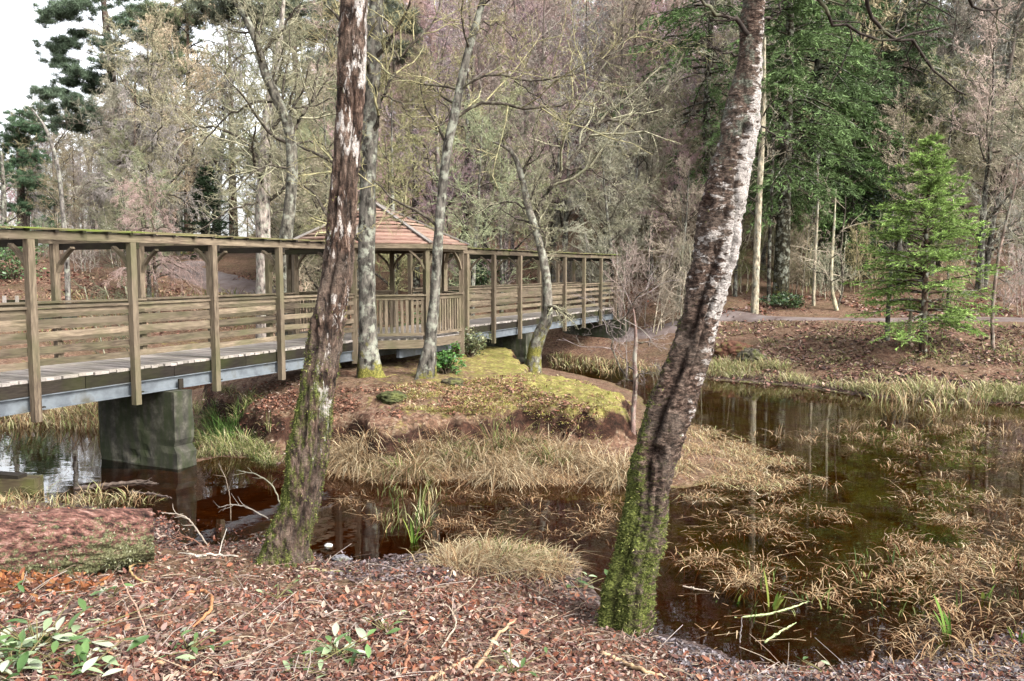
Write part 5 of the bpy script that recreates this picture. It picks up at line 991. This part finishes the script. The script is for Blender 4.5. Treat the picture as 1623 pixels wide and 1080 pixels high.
def blob(name, label, cat, px, py, s, col, mat='stone', seed=0, Y=None, sink=.3, moss=None):
    g = ground_at(px, py); u, v = np.meshgrid(np.linspace(0, 2 * math.pi, 61)[:-1], np.linspace(.02, math.pi - .02, 36)); d = np.stack([np.cos(u) * np.sin(v), np.sin(u) * np.sin(v), np.cos(v)], -1)
    r = 1 + .5 * fbm3(d * 1.7 + seed, seed, 4) + .35 * fbm3(d * 6 + seed, seed + 3, 3) ; V = d * r[..., None] * np.asarray(s); mb = MB(); n, k = u.shape; i = np.arange(n - 1)[:, None] * k; j = np.arange(k)[None]; j2 = (j + 1) % k
    mb.add(V.reshape(-1, 3), np.stack([i + j, i + k + j, i + k + j2, i + j2], -1).reshape(-1, 4)); o = mb.build(name, M[mat], None, True); o.location = (g[0], g[1], g[2] + s[2] * sink); setcol(o, col); return tag(o, label, cat)
blob('stone', 'pale grey stone at the water edge right of the rough birch', 'stone', 541, 889, (.11, .08, .05), (.20, .195, .21), seed=1)
blob('stone', 'small white pebble in the shallows beside the rough birch', 'stone', 521, 868, (.05, .045, .04), (.62, .60, .58), seed=2)
blob('stone', 'dark mossy boulder on the far bank right of the leaning birch', 'stone', 1188, 572, (.42, .35, .32), (.08, .07, .05), seed=3)
blob('stone', 'reddish earth boulder on the far bank just behind the leaning birch', 'stone', 1162, 562, (.6, .45, .35), (.15, .07, .045), seed=4)
blob('moss_hummock', 'dark mossy hummock on the islet between the two front trunks', 'hummock', 622, 634, (.26, .22, .13), (.06, .065, .025), seed=5)
blob('moss_hummock', 'small dark hummock at the foot of the slim curved alder', 'hummock', 716, 610, (.24, .2, .1), (.06, .05, .03), seed=6)
# mossy squared timbers at the water edge
g = ground_at(32, 784); tb = thing('timber_block', 'mossy squared timber block at the shore below the bridge', 'timber', g)
mb = MB(); beam(mb, g + [-.55, .0, .13], g + [.27, .06, .13], .3, .27); o = mb.build('block', M['timber_mossdark'], tb, False); o.location = tuple(-g)
mb = MB(); beam(mb, g + [-.7, .12, .31], g + [.05, .0, .29], .2, .06); o = mb.build('plank', M['timber_dark'], tb, False); o.location = tuple(-g)
# rhododendron sprigs
def sprig(label, px, py, n, size, seed, spread=.22, h=.14):
    spread = spread * (1.6 if n > 35 else 1.0)
    rng = np.random.default_rng(seed); g = ground_at(px, py); r = thing('leafy_sprig', label, 'sprig', g); lf, st = MB(), MB()
    for k in range(n):
        a = rng.random() * 6.283; el = rng.uniform(-.1, .8); b = np.array([rng.normal(0, spread * .6), rng.normal(0, spread * .6), abs(rng.normal(0, h * .5)) + .02]); d = np.array([math.cos(a) * math.cos(el), math.sin(a) * math.cos(el), math.sin(el)])
        s = nrm(np.cross(d, [0, 0, 1.]) + rng.normal(0, .25, 3)); u = np.cross(s, d); L = size * rng.uniform(.7, 1.25); w = L * .34; c = np.array([(.055, .11, .03), (.11, .19, .06), (.26, .33, .18), (.40, .44, .32), (.08, .14, .04)][rng.integers(5)]) * rng.uniform(.8, 1.2)
        t = np.linspace(0, 1, 7); ww = w * np.sin(np.pi * np.clip(t, .03, .985) ** .85) * .5; mid = b + d * (L * t)[:, None] - np.array([0, 0, .35]) * (L * t ** 2)[:, None] * .6
        V = np.concatenate([mid - s * ww[:, None] + u * ww[:, None] * .3, mid, mid + s * ww[:, None] + u * ww[:, None] * .3]); F = [[i, i + 7, i + 8, i + 1] for i in range(6)] + [[i + 7, i + 14, i + 15, i + 8] for i in range(6)]; lf.add(V, F, c)
        tubes(st, np.array([[[0, 0, .01], b * .6 + [0, 0, .01], b]]), np.array([[.006, .004, .003]]), 5)
    o = st.build('stem', M['stick'], r); setcol(o, (.16, .14, .06)); lf.build('leaves', M['glossy_leaf'], r, True)
for lab, px, py, n, sz in [('broad heap of cut green leaves with pale undersides beside the dark leaning stick', 60, 1035, 70, .15), ('cut green leaves at the lower corner under the broad heap', 20, 1075, 40, .15), ('shiny green sprig lying below the long tan stick', 130, 1070, 20, .13), ('dark green leafy sprig at the lower edge between the sticks', 535, 1045, 26, .14), ('pale leaf rosette lying in the middle of the litter', 612, 1004, 9, .10),
    ('pale green leaves at the lower edge below the churned hollow', 812, 1068, 13, .11), ('single broad green leaf cluster beside the leaning birch', 922, 932, 7, .12), ('small green leaf sprig on the tan litter, right of the arching stick', 440, 950, 7, .09), ('scattered green leaves around the long tan stick', 300, 1035, 22, .11), ('yellow green leaves in front of the log', 180, 948, 6, .14), ('few green leaves at the picture edge beside the bracken', 5, 945, 8, .15), ('pale green leaves left of the bent stick', 480, 1068, 11, .12), ('tiny pale sprig in the near mud', 1304, 1066, 7, .08)]:
    sprig(lab, px, py, n, sz, 500 + px)
# iris shoots
def iris(label, px, py, n, h, seed, cols=((.10, .20, .03), (.17, .27, .05), (.26, .30, .06))):
    g = ground_at(px, py); global RNG; mb = MB(); blades(mb, np.array([[0, 0, -.02]]), h, .022, cols, .45, seg=4, tuft=n, tr=.022, curl=.3); o = mb.build('iris_shoots', M['blade'], None, False); o.location = tuple(g); tag(o, label, 'plant')
for lab, px, py, n, h in [('green iris shoots at the muddy water edge, tallest of the near ones', 1502, 1010, 7, .40), ('green iris blades at the picture edge by the near mud', 1612, 1020, 6, .45), ('yellowing iris shoots growing in the shallows behind the tall ones', 1560, 950, 5, .28), ('lone green shoots standing in open brown water', 1224, 968, 4, .28), ('few green shoots near the dead grey stem', 1165, 958, 4, .22), ('green shoots in the water before the islet', 655, 862, 8, .26)]: iris(lab, px, py, n, h, 0)
for lab, pts in [('cut pale green blade floating beside the lone shoots', [(1164, 982), (1210, 978), (1250, 968), (1282, 956)]), ('second cut green blade floating nearer the mud', [(1212, 1022), (1236, 1006), (1262, 990)]), ('pale twig floating near the leaning birch', [(1082, 932), (1100, 936), (1124, 940)])]:
    stick(lab, pts, .012, (.40, .46, .22) if 'blade' in lab else PALE, name='floating_reed' if 'blade' in lab else 'floating_twig', lift=.02, cat='blade' if 'blade' in lab else 'twig')
# evergreen bushes
def leaf_bush(name, label, px, py, Y, rx, rz, col, seed, n=2600, lsz=.09, fern=False):
    p = at(px, py, Y); g = np.array([p[0], p[1], gz(p[0], p[1])]); r = thing(name, label, 'bush', g); rng = np.random.default_rng(seed); cl = rng.normal(0, .42, (26, 3)) * [rx, rx, rz] + [0, 0, rz * .85]; cl[:, 2] = np.abs(cl[:, 2]); b = cl[rng.integers(26, size=n)] + rng.normal(0, .16, (n, 3)) * [rx, rx, rz]; b[:, 2] = np.abs(b[:, 2]) + .03
    mb = MB(); s = RNG; leaves(mb, b, lsz, np.array(col), .9, 0, .5); st = MB(); tubes(st, np.stack([np.repeat([[0, 0, -.05]], 26, 0) + rng.normal(0, .06, (26, 3)) * [1, 1, 0], cl * [.5, .5, .45], cl], 1), np.repeat([[.022, .014, .006]], 26, 0), 4)
    o = st.build('stems', M['stick'], r); setcol(o, (.12, .09, .06)); mb.build('leaves', M['glossy_leaf'], r, False)
DG = [(.025, .055, .018), (.045, .085, .028), (.07, .12, .04), (.03, .06, .03)]
for nm, lab, px, py, Y, rx, rz, col, n, l in [('holly_bush', 'dark rounded evergreen bush behind the slim forked tree', 1330, 470, 43, 1.6, 1.2, DG, 3200, .12), ('holly_bush', 'blue green evergreen bush between the dark firs and the young spruce', 1395, 440, 44, 1.7, 3.0, [(.05, .085, .05), (.09, .13, .09), (.04, .07, .04)], 4500, .13),
    ('laurel_bush', 'green evergreen bush seen through the pavilion opening', 640, 450, 34, 1.2, 1.1, [(.06, .12, .03), (.10, .17, .05), (.04, .08, .025)], 2600, .10), ('laurel_bush', 'dark evergreen bush behind the pavilion next to the slim alder', 748, 440, 40, 1.6, 1.3, DG, 2600, .12), ('fern_clump', 'bright green fern clump beside the slim curved alder on the islet', 708, 592, 19.2, .30, .28, [(.06, .16, .03), (.10, .22, .05)], 900, .07),
    ('laurel_bush', 'bright green bush at the picture edge under the bridge beam', 20, 440, 40, 2.2, 1.5, [(.06, .12, .04), (.10, .17, .06)], 3000, .14), ('laurel_bush', 'pale green low shrub between pavilion and pier on the islet', 745, 575, 24.0, .55, .45, [(.16, .18, .08), (.26, .26, .14), (.10, .13, .05)], 1300, .07), ('holly_bush', 'low green bush at the near fir trunk foot', 1245, 478, 37.5, .9, .35, DG + [(.09, .15, .04)], 1500, .10)]:
    leaf_bush(nm, lab, px, py, Y, rx, rz, col, px, n, l)
# low stone culvert on the far shore
p = at(85, 470, 30.5); g = np.array([p[0], p[1], gz(p[0], p[1])]); cu = thing('stone_culvert', 'low mossy stone culvert wall on the far shore behind the railing', 'culvert', g)
mb = MB(); beam(mb, g + [-.5, 0, .2], g + [.62, .25, .2], .5, .8); o = mb.build('wall', M['concrete'], cu, False); o.location = tuple(-g)
mb = MB(); beam(mb, g + [-.56, 0, .63], g + [.68, .26, .63], .62, .07); o = mb.build('coping', M['timber_moss'], cu, False); o.location = tuple(-g)
p = at(28, 470, 30.5); g = np.array([p[0], p[1], gz(p[0], p[1])]); fe = thing('timber_sluice', 'dark timber sluice with pale posts beside the stone culvert', 'sluice', g)
for dx in (-.45, .0, .36): mb = MB(); beam(mb, g + [dx, -.05, -.3], g + [dx, -.05, .85], .09, .09, (0, 1, 0)); o = mb.build('post', M['timber_deck'], fe, False); o.location = tuple(-g)
mb = MB(); beam(mb, g + [-.5, .05, .3], g + [.42, .05, .3], .05, .8); o = mb.build('board', M['timber_dark'], fe, False); o.location = tuple(-g)
# ------------------------------------------------------------------ light, sky, camera
sc = bpy.context.scene
W = bpy.data.worlds.new('World'); sc.world = W; W.use_nodes = True; nt = W.node_tree; nt.nodes.clear()
SUN = nrm(np.array([.62, -.45, .70])); el = math.asin(SUN[2]); az = math.atan2(SUN[0], SUN[1])
sky = nt.nodes.new('ShaderNodeTexSky'); sky.sky_type = 'NISHITA'; sky.sun_disc = False; sky.sun_elevation = el; sky.sun_rotation = az; sky.dust_density = 4.0; sky.air_density = 1.0; sky.ozone_density = 1.0
hs = nt.nodes.new('ShaderNodeHueSaturation'); hs.inputs['Saturation'].default_value = .18
bg = nt.nodes.new('ShaderNodeBackground'); bg.inputs['Strength'].default_value = .15; wo = nt.nodes.new('ShaderNodeOutputWorld')
nt.links.new(sky.outputs[0], hs.inputs['Color']); nt.links.new(hs.outputs[0], bg.inputs[0]); nt.links.new(bg.outputs[0], wo.inputs[0])
L = bpy.data.lights.new('sun', 'SUN'); L.energy = 1.5; L.angle = R(18); L.color = (1, .95, .88)
lo = bpy.data.objects.new('sun', L); C.objects.link(lo)
from mathutils import Vector
lo.rotation_euler = Vector(tuple(-SUN)).to_track_quat('-Z', 'Y').to_euler(); lo.location = (0, 0, 60)
cam = bpy.data.cameras.new('camera'); cam.sensor_width = 36; cam.lens = 36 * FPX / 1623; cam.clip_end = 2000; cam.clip_start = .1
co = bpy.data.objects.new('camera', cam); C.objects.link(co); co.location = (0, 0, EYE); co.rotation_euler = (math.pi / 2 - PIT, 0, 0); sc.camera = co
sc.view_settings.view_transform = 'Standard'; sc.view_settings.look = 'None'; sc.view_settings.exposure = 2.3; sc.view_settings.gamma = 1
sc.cycles.max_bounces = 8; sc.cycles.transparent_max_bounces = 12; sc.cycles.diffuse_bounces = 3; sc.cycles.glossy_bounces = 3; sc.cycles.transmission_bounces = 4
sc.cycles.caustics_reflective = False; sc.cycles.caustics_refractive = False
